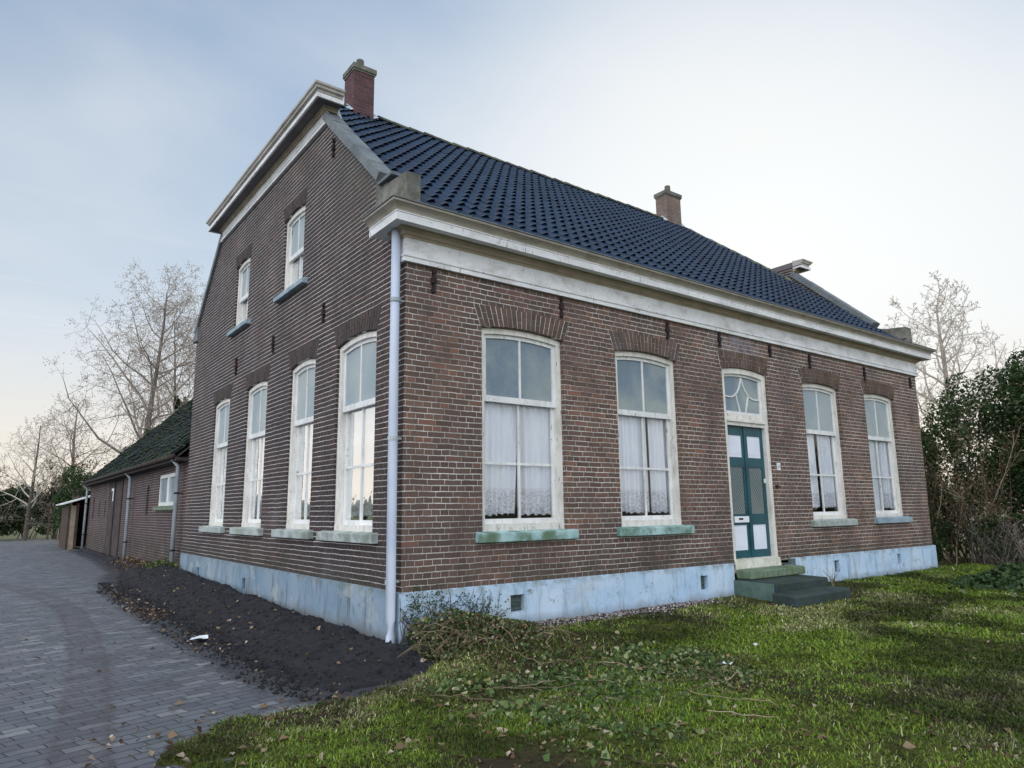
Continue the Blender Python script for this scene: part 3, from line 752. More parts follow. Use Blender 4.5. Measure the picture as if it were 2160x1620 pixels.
# gable cornice (both ends)
for end in (0, 1):
    X = 0 if end == 0 else W+.03
    sg = 1 if end == 0 else -1
    def pth(back): 
        p = [(X+sg*back, 8.20), (X, 8.20), (X, 2.56), (X+sg*back, 2.56)]
        return p if end == 0 else p[::-1]
    q = [('gable_frieze', [(.0, 0), (.05, 0), (.05, .045), (.035, .05), (.035, .065), (.048, .072), (.048, .082), (.028, .088), (.028, .22), (0, .22)], 7.13, 'cornice_paint'),
         ('gable_moulding', [(0, 0), (.05, 0), (.06, .03), (.09, .045), (.09, .06), (0, .06)], 7.351, 'mould_paint'),
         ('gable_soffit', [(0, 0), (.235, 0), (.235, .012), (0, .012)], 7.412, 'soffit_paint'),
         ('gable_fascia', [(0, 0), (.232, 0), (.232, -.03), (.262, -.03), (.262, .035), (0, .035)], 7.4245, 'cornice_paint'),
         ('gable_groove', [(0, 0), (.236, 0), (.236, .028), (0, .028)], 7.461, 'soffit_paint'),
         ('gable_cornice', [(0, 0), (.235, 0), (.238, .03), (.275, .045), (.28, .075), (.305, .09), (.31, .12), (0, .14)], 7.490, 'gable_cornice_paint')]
    for nm, pr_, z0, mt in q:
        pp = pth(.02 if 'frieze' in nm else .147)
        # outward must be to the right of travel
        sweep(pr_, pp, z0, nm, [mt], house)
    b = MB(); 
    xs = (.0, .15) if end == 0 else (X-.15, X)
    b.box(xs[0]+.001, xs[1]-.001, 2.55, 8.21, 7.40, 7.60); b.build('gable_core', 'soffit_paint', house)

# copings on the sloping gable edges
def coping(p, q, xo, xi, th, name='coping'):
    b = MB(); p = Vector((0, *p)); q = Vector((0, *q)); d = (q-p).normalized(); nrm = Vector((0, -d.z, d.y))
    if nrm.z < 0: nrm = -nrm
    N = 6
    for k in range(N):
        a_, c_ = p+(q-p)*(k/N)+d*.003, p+(q-p)*((k+1)/N)-d*.003
        jz = random.uniform(-.004, .004)
        vs = []
        for e in (a_, c_):
            for x, h in ((xo, -.02), (xo, th), (xi, th*1.05), (xi, -.02)): vs.append((x, e.y+nrm.y*(h+jz), e.z+nrm.z*(h+jz)))
        b.add(vs, [(0, 1, 2, 3), (7, 6, 5, 4), (0, 4, 5, 1), (1, 5, 6, 2), (2, 6, 7, 3), (3, 7, 4, 0)])
    return b.build(name, 'coping_lead', house)
for X, xo, xi in ((0, -.055, .175), (W, W-.22, W+.085)):
    coping((.70, 5.50), (2.60, 7.26), xo, xi, .10)
    coping((10.05, 5.50), (8.16, 7.26), xo, xi, .10)
    b = MB(); 
    a0, a1 = (xo+.045, xi-.005)
    # rendered kneeler pier
    ys = [-.012, .25, .45, .62, .80]; zs = [5.325, 5.35, 5.37, 5.43, 5.56]
    for k in range(4):
        b.hexa([(a0, ys[k], 4.82), (a1, ys[k], 4.82), (a1, ys[k+1], 4.82), (a0, ys[k+1], 4.82), (a0, ys[k], zs[k]), (a1, ys[k], zs[k]), (a1, ys[k+1], zs[k+1]), (a0, ys[k+1], zs[k+1])])
    if False: b.hexa([(xo-.03, -.06, 5.27), (xi+.04, -.06, 5.27), (xi+.04, .5, 5.30), (xo-.03, .5, 5.30), (xo-.03, -.06, 5.36), (xi+.04, -.06, 5.36), (xi+.04, .5, 5.42), (xo-.03, .5, 5.42)])
    pr_ = b.build('pier', 'render_cement', house)
    b = MB()
    if X < 1: b.box(-.06, .16, .28, .66, 5.40, 5.44); b.build('kneeler', 'coping_lead', house); b = MB()
    b.hexa([(xo+.01, 9.82, 5.30), (xi, 9.82, 5.30), (xi, 10.22, 5.32), (xo+.01, 10.22, 5.32), (xo+.01, 9.82, 5.62), (xi, 9.82, 5.62), (xi, 10.22, 5.42), (xo+.01, 10.22, 5.42)])
    b.build('kneeler', 'coping_lead', house)
b = MB(); b.box(-.002, .13, -.010, .0, 4.82, 5.32)
b.box(-.004, .002, -.008, .5, 4.86, 5.30); b.build('cement_patch', 'render_cement', house)
# zinc flashing piece near the gable cornice
b = MB(); b.hexa([(.17, 2.40, 7.02), (.22, 2.36, 7.02), (.22, 2.36, 7.05), (.17, 2.40, 7.05), (.15, 2.62, 7.46), (.20, 2.60, 7.46), (.20, 2.60, 7.49), (.15, 2.62, 7.49)])
b.build('flashing', 'zinc', house)

# pantile roof
def pantiles(name, org, ux, us, L, H, clip, mat, parent, cw=.205, rh=.335, amp=.040, seg=8, kick=.045, jit=.0016, seed=1):
    """org + ux*a + us*s ; clip(a,s)->bool ; one wavy stepped sheet"""
    r = np.random.default_rng(seed)
    ux, us = np.array(ux, float), np.array(us, float); nn = np.cross(ux, us); nn /= np.linalg.norm(nn)
    if nn[2] < 0: nn = -nn
    nc = int(L/cw); nr = int(H/rh)+1
    V = []; F = []
    t = np.arange(seg+1)/seg
    prof = amp*(np.cos(2*np.pi*t)*.8 + .2*np.cos(4*np.pi*t+.9))
    cj = r.normal(0, 1, (nr, nc))
    for j in range(nr):
        s0 = j*rh; s1 = min((j+1)*rh+.02, H+.04)
        for i in range(nc):
            if not clip((i+.5)*cw, (s0+min(s1, H))/2): continue
            base = len(V); c = cj[j, i]*jit
            for (s, lift) in ((s0+.055, .002), (s0+.001, kick-.016), (s0-.004, kick-.002), (s0+.012, kick+.003), (s1, .0)):
                for k in range(seg+1):
                    rnd = -.026*math.cos(2*math.pi*t[k]) if s < s1-.01 else 0
                    q = np.array(org)+ux*((i+t[k])*cw)+us*(s+rnd+c)+nn*(prof[k]+lift+c)
                    V.append(q)
            for a in range(4):
                for k in range(seg):
                    p = base+a*(seg+1)+k; F.append((p, p+1, p+seg+2, p+seg+1))
    return npmesh(name, V, F, mat, parent, smooth=True)
sl = math.hypot(YR+.1, (YR+.1)*S)
us = np.array([0, math.cos(math.atan(S)), math.sin(math.atan(S))])
HX0, HX1 = 1.05, W-1.05
def clipf(a, s):
    x = .15+a; y = -.1+s*us[1]; t = max(0, (y-2.55)/(YR-2.55))
    return x > .15+t*(HX0-.15) - .05 and x < W-.12-t*(W-.12-HX1)+.05
pantiles('roof_front', (.15, -.1, ZE-.1*S-.02), (1, 0, 0), us, W-.3, sl, clipf, 'roof_tile', house)
b = MB()      # under-roof: rear slope and half hips and a solid base below the tiles
zz = lambda y: ZE+S*y-.07
b.add([(.12, -.05, zz(-.05)), (W-.1, -.05, zz(-.05)), (W-.1, 2.55, zz(2.55)), (HX1, YR, zz(YR)), (HX0, YR, zz(YR)), (.12, 2.55, zz(2.55))], [(0, 1, 2, 3, 4, 5)])
b.add([(.12, 10.65, zz(-.05)), (W-.1, 10.65, zz(-.05)), (W-.1, 8.05, zz(2.55)), (HX1, YR, zz(YR)), (HX0, YR, zz(YR)), (.12, 8.05, zz(2.55))], [(0, 1, 2, 3, 4, 5)])
b.add([(.12, 2.55, zz(2.55)), (.12, 8.05, zz(2.55)), (HX0, YR, zz(YR))], [(0, 1, 2)]); b.add([(W-.1, 2.55, zz(2.55)), (W-.1, 8.05, zz(2.55)), (HX1, YR, zz(YR))], [(0, 1, 2)])
b.build('roof_base', 'ridge_tile', house, recalc=False)
def caps(p, q, name, r=.115, ln=.36):
    p, q = Vector(p), Vector(q); L = (q-p).length; n = int(L/ln); d = (q-p)/L; a = d.cross(Vector((0, 0, 1))).normalized(); up = a.cross(d); b = MB()
    for i in range(n):
        s0, s1 = L*i/n-.03, L*(i+1)/n; vs = []; jz = random.uniform(-.006, .01)
        for s_, rr in ((s0, r*1.12), (s1, r*.94)):
            for k in range(9):
                t = math.pi*k/8; vs.append(tuple(p+d*s_+a*(rr*math.cos(t))+up*(rr*math.sin(t)*.8-.03+jz)))
        b.add(vs, [(k, k+1, k+10, k+9) for k in range(8)] + [tuple(range(9)), tuple(range(9, 18))])
    return b.build(name, 'ridge_tile', house, recalc=False)
caps((HX0, YR, ZR), (HX1, YR, ZR+.02), 'ridge_tiles')
caps((HX0, YR, ZR-.02), (.16, 2.56, ZE+S*2.56+.02), 'hip_tiles'); caps((HX1, YR, ZR-.02), (W-.14, 2.56, ZE+S*2.56+.02), 'hip_tiles')

def chimney(x0, x1, y0, y1, zt, mat, name='chimney', pot=.085):
    b = MB(); b.box(x0, x1, y0, y1, 8.6, zt-.10); c = b.build(name, mat, house)
    b = MB(); b.box(x0-.035, x1+.035, y0-.035, y1+.035, zt-.10, zt); b.box(x0-.015, x1+.015, y0-.015, y1+.015, zt-.14, zt-.101); b.build('chimney_cap', 'render_cement', c)
    b = MB(); xm, ym = (x0+x1)/2, (y0+y1)/2; b.tube([(xm, ym, zt-.01), (xm, ym, zt+.20), (xm, ym, zt+.26)], [pot, pot*.95, pot*.9], 12); b.build('chimney_pot', 'render_cement', c, smooth=False)
    zf = lambda y: ZE+S*y+.04
    for xa, xb in ((x0-.10, x0-.004), (x1+.004, x1+.10)):
        b = MB(); b.add([(xa, y0-.03, zf(y0)-.0), (xb, y0-.03, zf(y0)+.05), (xb, YR, zf(YR)+.09), (xa, YR, zf(YR)+.04)], [(0, 1, 2, 3)])
        b.build('chimney_flashing', 'zinc', c, recalc=False)
chimney(1.47, 1.90, 5.02, 5.48, 10.17, 'brick_chimney')
chimney(10.76, 11.36, 5.12, 5.50, 10.13, 'brick_chimney_pale')

# wall anchors
def anchor(T, u, z0, z1):
    b = MB(T); b.box(u-.012, u+.012, -.035, -.005, z0, z1); zm = (z0+z1)/2
    b.box(u-.032, u+.032, -.04, -.004, zm-.035, zm+.035); b.box(u-.026, u+.02, -.037, -.006, z0-.01, z0+.04); b.box(u-.02, u+.028, -.037, -.006, z1-.05, z1+.0)
    b.build('wall_anchor', 'rust_iron', house)
for u, z0, z1 in ((.355, 3.93, 4.20), (2.305, 3.95, 4.215), (4.405, 3.95, 4.20), (5.655, 3.98, 4.215), (7.05, 3.99, 4.20), (8.30, 3.94, 4.19), (10.30, 3.90, 4.17), (12.28, 3.94, 4.17)): anchor(TF, u, z0, z1)
for u, z0, z1 in ((2.22, 6.48, 6.76), (2.37, 4.05, 4.33), (6.60, 4.0, 4.31), (4.5, 4.03, 4.30)): anchor(TL, u, z0, z1)
# downpipe
b = MB(); b.tube([(-.10, .055, 4.60), (-.10, .05, 3.0), (-.10, .03, .34), (-.105, .0, .18), (-.17, -.10, .02)], [.052]*5, 14)
dp = b.build('downpipe', 'pipe_pvc', house, smooth=True)
for z in (3.77, 2.22, .72):
    b = MB(); b.tube([(-.10, .045, z-.022), (-.10, .045, z+.022)], .058, 14); b.box(-.1, .0, .035, .055, z-.01, z+.01); b.build('pipe_bracket', 'pipe_zinc', dp)
# steps
b = MB(); x0 = 5.66
b.hexa([(x0, -.30, .38), (7.12, -.30, .38), (7.12, -.036, .38), (x0, -.036, .38), (x0, -.30, .498), (7.12, -.30, .498), (7.12, -.036, .515), (x0, -.036, .515)])
st = bevel(b.build('doorstep', 'step_green', house), .018)
b = MB(); b.hexa([(x0-.04, -.72, .0), (7.02, -.72, .0), (7.02, -.034, .0), (x0-.04, -.034, .0), (x0-.05, -.74, .365), (7.04, -.72, .360), (7.02, -.034, .378), (x0-.02, -.034, .378)])
bevel(b.build('upper_step', 'step_dark', st), .025)
b = MB(); b.hexa([(x0-.16, -1.10, -.05), (7.0, -1.06, -.05), (7.0, -.722, -.05), (x0-.16, -.725, -.05), (x0-.17, -1.12, .228), (7.03, -1.07, .225), (7.03, -.722, .24), (x0-.17, -.725, .245)])
bevel(b.build('lower_step', 'step_dark', st), .03)
b = MB(); b.hexa([(x0-.075, -.70, -.05), (x0-.052, -.70, -.05), (x0-.052, -.034, -.05), (x0-.075, -.034, -.05), (x0-.075, -.70, .352), (x0-.052, -.70, .352), (x0-.052, -.034, .362), (x0-.075, -.034, .362)])
b.build('step_cheek', 'step_side', st)
b = MB(); b.box(7.125, 7.26, -.05, -.0, .40, .60); b.build('corbel', 'step_side', st)

# ------------------------------------------------------------------ barn
barn = thing('barn', 'low brick barn with mossy tiled roof and grey downpipes behind the farmhouse', 'barn', (0, 10, 0))
BX, BY0, BY1 = .03, 10.02, 27.6
bwin = (11.15, 13.25, 1.64, 2.42); bdoor = (19.2, 22.1, .06, 2.58)
def bp_(m, name, mats, **k):
    o = m.build(name, mats, None, **k); o.parent = barn; o.matrix_parent_inverse = Matrix.Translation((0, -10, 0)); return o
sl_h = [(14.50, 14.86, 1.42, 2.05), (22.75, 22.98, 1.35, 1.85), (24.30, 24.55, 1.35, 1.88), (26.0, 26.4, 1.30, 1.98)]
b = MB(); TB = lambda u, d, z: (BX+d, u, z)
holes_ = [[(bwin[0], bwin[2]), (bwin[1], bwin[2]), (bwin[1], bwin[3]), (bwin[0], bwin[3])], [(bdoor[0], bdoor[2]), (bdoor[1], bdoor[2]), (bdoor[1], bdoor[3]), (bdoor[0], bdoor[3])]] + [hole(a_, c_, z0, z1, (c_-a_)*.45) for a_, c_, z0, z1 in sl_h]
poly_holes([(BY0, -.1), (BY0, 2.85), (BY1, 2.85), (BY1, -.1)], holes_, lambda u, z: TB(u, 0, z), b)
for h in holes_: reveal(b, h, TB, .12)
b.add([(BX, BY1, -.1), (9.9, BY1, -.1), (9.9, BY1, 2.85), (5, BY1, 7.6), (BX, BY1, 2.85)], [(0, 1, 2, 3, 4)])
bp_(b, 'barn_wall', 'brick_barn', recalc=False)
for (a_, c_, z0, z1) in sl_h:
    b = MB(TB); b.add([(a_, .11, z0), (c_, .11, z0), (c_, .11, z1+.2), (a_, .11, z1+.2)], [(0, 1, 2, 3)]); bp_(b, 'slit_window', 'black_void', recalc=False)
bs = np.array([math.cos(math.atan(.97)), 0, math.sin(math.atan(.97))])
o = pantiles('barn_roof', (-.22, 27.75, 2.74), (0, -1, 0), bs, 17.6, 6.9, lambda a, s: True, 'mossy_tile', None, cw=.23, rh=.33, amp=.03, seg=6, jit=.012, seed=5)
o.parent = barn; o.matrix_parent_inverse = Matrix.Translation((0, -10, 0))
b = MB(); b.add([(-.2, 10.05, 2.70), (-.2, 27.72, 2.70), (5, 27.72, 7.74), (5, 10.05, 7.74)], [(0, 1, 2, 3)]); b.add([(10.2, 10.05, 2.70), (10.2, 27.72, 2.70), (5, 27.72, 7.74), (5, 10.05, 7.74)], [(0, 1, 2, 3)])
b.box(-.26, .02, 10.03, 27.72, 2.60, 2.68); bp_(b, 'eaves_board', 'dark_timber', recalc=False)
b = MB(); b.tube([(-.30, 10.1, 2.70), (-.30, 19, 2.72), (-.30, 27.7, 2.74)], .055, 8); bp_(b, 'gutter', 'dark_timber', smooth=True)
for y in (10.42, 16.78, 27.35):
    b = MB(); b.tube([(-.25, y, 2.66), (-.12, y, 2.5), (-.12, y, .02)], .045, 10); pp = bp_(b, 'downpipe', 'pipe_zinc', smooth=True)
    for z in (1.9, .65):
        b = MB(); b.tube([(-.12, y, z-.02), (-.12, y, z+.02)], .055, 10); b.box(-.12, .03, y-.01, y+.01, z-.01, z+.01); b.build('pipe_bracket', 'rust_iron', pp)
b = MB(TB); a_, c_, z0, z1 = bwin; m_ = (a_+c_)/2
b.box(a_, a_+.09, .02, .08, z0, z1); b.box(c_-.09, c_, .02, .08, z0, z1); b.box(a_, c_, .018, .082, z0, z0+.09); b.box(a_, c_, .018, .082, z1-.09, z1); b.box(m_-.12, m_+.12, .015, .083, z0+.09, z1-.09)
bw_ = bp_(b, 'window', 'barn_white')
b = MB(TB); b.add([(a_, .06, z0), (c_, .06, z0), (c_, .06, z1), (a_, .06, z1)], [(0, 1, 2, 3)]); o = b.build('pane', 'glass_frost', bw_, recalc=False)
b = MB(TB); b.box(a_-.2, c_+.2, -.07, .02, z0-.10, z0-.012); o = b.build('sill', 'step_green', bw_)
b = MB(TB); b.box(bdoor[0], bdoor[1], .03, .09, bdoor[2], bdoor[3])
for k in range(10): y = bdoor[0]+(bdoor[1]-bdoor[0])*k/10; b.box(y+.01, y+(bdoor[1]-bdoor[0])/10-.01, .012, .029, bdoor[2]+.03, bdoor[3]-.03)
bd = bp_(b, 'barn_door', 'barn_door')
b = MB(TB); b.box(19.0, 19.2, -.03, .1, 0, 2.66); b.build('door_post', 'dark_timber', bd)
b = MB(TB); b.box(20.7, 20.85, -.02, .011, .05, 2.6); b.build('door_post', 'dark_timber', bd)
b = MB(TB); b.box(21.0, 21.45, -.012, .011, 2.25, 2.34); b.box(21.0, 21.14, -.012, .011, 1.9, 2.249); b.build('door_sign', 'white_plastic', bd)

# shed beyond the barn
sh = thing('garden_shed', 'small open lean-to shed with pale plank side beyond the barn', 'shed', (0, 30, 0))
def shp(m, name, mat): o = m.build(name, mat, None); o.parent = sh; o.matrix_parent_inverse = Matrix.Translation((0, -30, 0))
b = MB(); b.box(-.50, -.26, 29.0, 29.08, 0, 1.85); shp(b, 'plank_side', 'shed_timber')
b = MB(); b.box(-.30, -.20, 28.95, 29.05, 0, 1.95); b.box(-.58, -.50, 28.98, 32, 0, 1.8); b.box(-.2, .5, 32, 32.1, 0, 2.3); b.box(.45, .55, 28.6, 32, 0, 2.3); shp(b, 'shed_frame', 'shed_dark')
b = MB(); b.hexa([(-.82, 28.6, 1.88), (.6, 28.6, 2.34), (.6, 32.4, 2.34), (-.82, 32.4, 1.88), (-.82, 28.6, 1.93), (.6, 28.6, 2.39), (.6, 32.4, 2.39), (-.82, 32.4, 1.93)]); shp(b, 'shed_roof', 'barn_white')

# ------------------------------------------------------------------ ground
def sd_poly(X, Y, poly):
    """signed distance, positive inside"""
    P = np.array(poly, float); n = len(P); d = np.full(X.shape, 1e9); ins = np.zeros(X.shape, bool)
    for i in range(n):
        ax, ay = P[i]; bx_, by_ = P[(i+1) % n]; ex, ey = bx_-ax, by_-ay
        t = np.clip(((X-ax)*ex+(Y-ay)*ey)/(ex*ex+ey*ey), 0, 1)
        d = np.minimum(d, np.hypot(X-ax-t*ex, Y-ay-t*ey))
        c = ((ay > Y) != (by_ > Y)) & (X < (bx_-ax)*(Y-ay)/(by_-ay+1e-12)+ax); ins ^= c
    return np.where(ins, d, -d)
def vnoise(X, Y, s, seed=0):
    r = np.random.default_rng(seed); T = r.random((128, 128)); x, y = X*s+500.3, Y*s+500.7
    xi, yi = np.floor(x).astype(int), np.floor(y).astype(int); fx, fy = x-xi, y-yi; fx = fx*fx*(3-2*fx); fy = fy*fy*(3-2*fy)
    g_ = lambda a, c: T[a % 128, c % 128]
    return (g_(xi, yi)*(1-fx)+g_(xi+1, yi)*fx)*(1-fy)+(g_(xi, yi+1)*(1-fx)+g_(xi+1, yi+1)*fx)*fy-.5
def fbm(X, Y, s, seed=0, o=4): return sum(vnoise(X, Y, s*2**k, seed+k)/1.8**k for k in range(o))
ss = lambda t: np.clip(t, 0, 1)**2*(3-2*np.clip(t, 0, 1))
LAWN = [(.25, -.35), (-.12, -.62), (-.62, -1.02), (-1.35, -1.05), (-2.05, -1.12), (-2.62, -1.7), (-3.0, -2.6), (-3.55, -4.4), (-4.2, -7), (-5, -12), (24, -12), (24, 14), (W+.2, 14), (W+.2, .3), (.3, .3)]
SOIL = [(.2, -1.0), (-.5, -1.12), (-1.15, -1.12), (-1.38, -.2), (-1.42, .8), (-1.45, 2), (-1.42, 3.7), (-1.4, 6), (-1.35, 9), (-1.0, 12), (-.6, 14), (-.35, 20), (-.3, 28), (.2, 28)]
TRACK = [(-3.35, -5), (-3.05, -2.2), (-2.80, -.3), (-2.58, 1.6), (-2.43, 3.57), (-2.33, 6.1), (-2.45, 8.4), (-2.87, 11.1), (-3.6, 14), (-5, 18)]
def h_lawn(X, Y):
    e = sd_poly(X, Y, LAWN)+.30*fbm(X, Y, 2.6, 11, 5)*ss(1-np.abs(X+1.5)/3)
    up = ss((Y+2.2)/2.2)*.115*ss((X+.6)/1.2)
    z = -.035+.055*ss((e+.06)/.42) + up*ss(e/.3) + .026*fbm(X, Y, 1.3, 21) + .022*fbm(X, Y, 6, 31, 4)
    return z, e
def h_soil(X, Y):
    e = sd_poly(X, Y, SOIL)+.10*fbm(X, Y, 2.6, 41)
    wall = .15+.022*np.clip(Y, 0, 10) - .3*ss((Y-10.2)/1.5)*.55
    wall = np.where(Y < 0, .12*ss((Y+1.0)/1.0)+.03, wall)
    prof = ss(1-np.clip(-X, 0, 1.4)/1.35)
    z = -.03+.03*ss((e+.05)/.15)+ss(e/.5)*(wall*prof*.95+.010+.055*fbm(X, Y, 2.0, 51, 5))+ss(e/.08)*(.012+.022*fbm(X, Y, 12, 61, 4))
    return z, e
def grid(x0, x1, y0, y1, st, hf, keep=None, xs=None, ys=None):
    if xs is None: xs, ys = np.arange(x0, x1+1e-6, st), np.arange(y0, y1+1e-6, st)
    X, Y = np.meshgrid(xs, ys); Z, e = hf(X, Y)
    nx, ny = len(xs), len(ys); i = np.arange(nx*ny).reshape(ny, nx)
    F = np.stack([i[:-1, :-1], i[:-1, 1:], i[1:, 1:], i[1:, :-1]], -1).reshape(-1, 4)
    if keep is not None:
        ok = (e > keep).ravel(); F = F[ok[F].any(1)]
    return np.stack([X, Y, Z], -1).reshape(-1, 3), F, X, Y, Z, e
V, F, X, Y, Z, e = grid(-4.6, 14.5, -8.2, .02, .04, h_lawn, -.25)
bare = np.clip(ss((Y+.42+.25*fbm(X, Y, 2, 3))/.25)*ss((5.2-X)/.5) + ss((fbm(X, Y, .8, 77)-.12)/.12)*.9 + ss((fbm(X, Y, 1.6, 88)+.05)/.15)*ss((-X-.4)/.8)*.9*(Y < -1.2), 0, 1)
tag(npmesh('lawn', V, F, 'turf', smooth=True, attr=('mask', np.stack([bare.ravel()]*3, 1))), kind='structure')
V, F, X, Y, Z, e = grid(-1.9, .02, -1.7, 28, .03, h_soil, -.25)
tag(npmesh('soil_bank', V, F, 'soil', smooth=True), kind='structure')
V, F, X, Y, Z, e = grid(0, 0, 0, 0, 1, lambda X, Y: (.0+.012*fbm(X, Y, .6, 8), X*0), xs=np.concatenate([np.arange(-16, -5, .3), np.arange(-5, .041, .042)]), ys=np.concatenate([np.arange(-9, -3, .12), np.arange(-3, 13, .045), np.arange(13, 45.5, .3)]))
sdS = sd_poly(X, Y, SOIL); 
dT = np.full(X.shape, 1e9)
for (ax, ay), (bx_, by_) in zip(TRACK[:-1], TRACK[1:]):
    ex, ey = bx_-ax, by_-ay; t = np.clip(((X-ax)*ex+(Y-ay)*ey)/(ex*ex+ey*ey), 0, 1); dT = np.minimum(dT, np.hypot(X-ax-t*ex, Y-ay-t*ey))
mk = np.stack([np.clip(1+sdS/.55, 0, 1).ravel(), np.clip(.55*np.clip((.17-dT)/.05, 0, 1)+.9*np.exp(-((dT-.155)/.025)**2), 0, 1).ravel(), 0*dT.ravel()], 1)
tag(npmesh('driveway', V, F, 'paving', smooth=True, attr=('mask', mk)), kind='structure')
b = MB(); b.add([(-900, -900, -.06), (900, -900, -.06), (900, 900, -.06), (-900, 900, -.06)], [(0, 1, 2, 3)])
tag(b.build('ground', 'field', None, recalc=False), kind='structure')
V, F, X, Y, Z, e = grid(12.4, 30, -10, 30, .25, lambda X, Y: (.06+.05*fbm(X, Y, .5, 9), X*0))
tag(npmesh('garden_ground', V, F, 'turf', smooth=True, attr=('mask', np.zeros((len(V), 3)))), kind='structure')

# grass blades
CAM = np.array([-3.579, -6.725])
def grass(n, box, seed, scale=1.):
    r = np.random.default_rng(seed)
    X = r.uniform(box[0], box[1], n*8); Y = r.uniform(box[2], box[3], n*8)
    dist = np.hypot(X-CAM[0], Y-CAM[1]); ang = np.arctan2(X-CAM[0], Y-CAM[1])
    w = np.clip((4.5/dist)**1.2, 0, 1)*(ang > -.05)*(ang < 1.40)
    Z, e = h_lawn(X, Y)
    dens = .12-.7*ss((fbm(X, Y, 1.6, 88)+.05)/.15)*ss((-X-.4)/.8)+.25+np.clip(fbm(X, Y, 1.1, 77)*-2.2+.55, 0, 1)
    near = (Y < -.35) | (X > 5.0)
    steps = (X > 5.4) & (X < 7.15) & (Y > -1.15)
    k = (r.random(n*8) < w*dens) & (e > -.06+r.random(n*8)*.45) & (Z > -.004) & near & (Y < -.03) & ~steps & (X < 14)
    X, Y, Z, dist = X[k][:n], Y[k][:n], Z[k][:n], dist[k][:n]; m = len(X)
    a = r.uniform(0, 6.283, m)+1.5*fbm(X, Y, 2, 5)*4; ln = r.uniform(.012, .036, m)*scale*(1+1.4*(r.random(m) < .06))*(.75+.25*np.clip(dist/4, .5, 2)); wd = r.uniform(.0012, .0026, m)*np.clip(dist/3.2, 1, 4)
    lean = r.uniform(.7, 1.4, m)
    dx, dy = np.cos(a), np.sin(a); px, py = -dy, dx
    h = ln*np.cos(lean); o = ln*np.sin(lean)
    B0 = np.stack([X-px*wd, Y-py*wd, Z-.004], 1); B1 = np.stack([X+px*wd, Y+py*wd, Z-.004], 1)
    M0 = np.stack([X+dx*o*.45-px*wd*.8, Y+dy*o*.45-py*wd*.8, Z+h*.75], 1); M1 = M0+np.stack([px*wd*1.6, py*wd*1.6, 0*h], 1)
    Tp = np.stack([X+dx*o, Y+dy*o, Z+h], 1)
    V = np.stack([B0, B1, M1, M0, Tp], 1).reshape(-1, 3); i = np.arange(m)*5
    F = np.concatenate([np.stack([i, i+1, i+2], 1), np.stack([i, i+2, i+3], 1), np.stack([i+3, i+2, i+4], 1)])
    pal = np.array([(.145, .205, .022), (.210, .250, .035), (.095, .140, .025), (.225, .215, .065), (.33, .30, .16), (.46, .41, .26), (.15, .11, .06)])
    dry = np.clip(.34+1.9*fbm(X, Y, .5, 91)+.8*fbm(X, Y, 2.5, 97)-.25*(Y > -2.4)-.12*(X > 6), 0.05, .9)
    u = r.random(m); c = np.where((u < dry)[:, None], pal[r.integers(3, 7, m)], pal[r.integers(0, 3, m)])*np.array([1.12, 1.28, 1.1])
    c = c*r.uniform(.5, 1.1, m)[:, None]*np.clip(.82+1.7*fbm(X, Y, 1.4, 98, 5), .32, 1.2)[:, None]
    return V, F, np.repeat(c, 5, 0)
V1, F1, C1 = grass(330000, (-4.2, 14, -7.2, 0), 3)
o = npmesh('grass', V1, F1, 'grass_blade', attr=('tint', C1)); tag(o, 'short matted lawn grass, green with dry straw patches, in front of the farmhouse', 'grass', kind='stuff')

def leaves(P, Nn, size, asp=.6, seed=0, curl=.15, r=None):
    """quads (2 tris w/ fold) at P, normals Nn, sizes"""
    r = np.random.default_rng(seed); m = len(P)
    t = r.normal(size=(m, 3)); Nn = Nn/np.linalg.norm(Nn, axis=1, keepdims=True)
    t -= Nn*(t*Nn).sum(1, keepdims=True); t /= np.linalg.norm(t, axis=1, keepdims=True); s = np.cross(Nn, t)
    L = (size*r.uniform(.7, 1.3, m))[:, None]; Wd = L*asp
    k_ = -.12 if asp < .9 else -.22
    a = P-t*L*.5; c = P+t*L*.5; m0 = P+t*L*k_+s*Wd*.5+Nn*L*curl; m1 = P+t*L*k_-s*Wd*.5+Nn*L*curl*r.uniform(-.5, 1.5, (m, 1))
    V = np.stack([a, m0, c, m1], 1).reshape(-1, 3); i = np.arange(m)*4
    return V, np.concatenate([np.stack([i, i+1, i+2], 1), np.stack([i, i+2, i+3], 1)])
def upn(m, tilt, r): v = r.normal(0, tilt, (m, 3)); v[:, 2] = 1; return v

# fallen leaves
r = np.random.default_rng(21)
def scatter(n, fx, fy, hf): X, Y = fx(n), fy(n); Z = hf(X, Y)[0]; return np.stack([X, Y, np.maximum(Z, .0)+.008], 1)
hmax = lambda X, Y: (np.maximum(np.maximum(h_soil(X, Y)[0], h_lawn(X, Y)[0]), .004), 0)
PA = scatter(260, lambda n: -1.42+r.normal(0, .13, n), lambda n: 4.2+np.abs(r.normal(0, 2.6, n)), hmax)
PB = scatter(260, lambda n: r.uniform(-1.6, -.1, n), lambda n: r.uniform(-1, 10, n), hmax)
PC = scatter(60, lambda n: r.uniform(-4.6, -1.5, n), lambda n: r.uniform(-3, 8, n), hmax)
PD = scatter(1500, lambda n: r.uniform(-3.0, 1.8, n), lambda n: r.uniform(-5.5, -1.0, n), hmax)
PE = scatter(220, lambda n: r.uniform(1.5, 8, n), lambda n: r.uniform(-5.5, -1.0, n), hmax)
PF = scatter(60, lambda n: -1.38+r.normal(0, .12, n), lambda n: 2.3+r.normal(0, .7, n), hmax)
P = np.concatenate([PA, PB, PC, PD, PE, PF]); m = len(P)
V, F = leaves(P, upn(m, .35, r), r.uniform(.022, .070, m), .62, 4, .22)
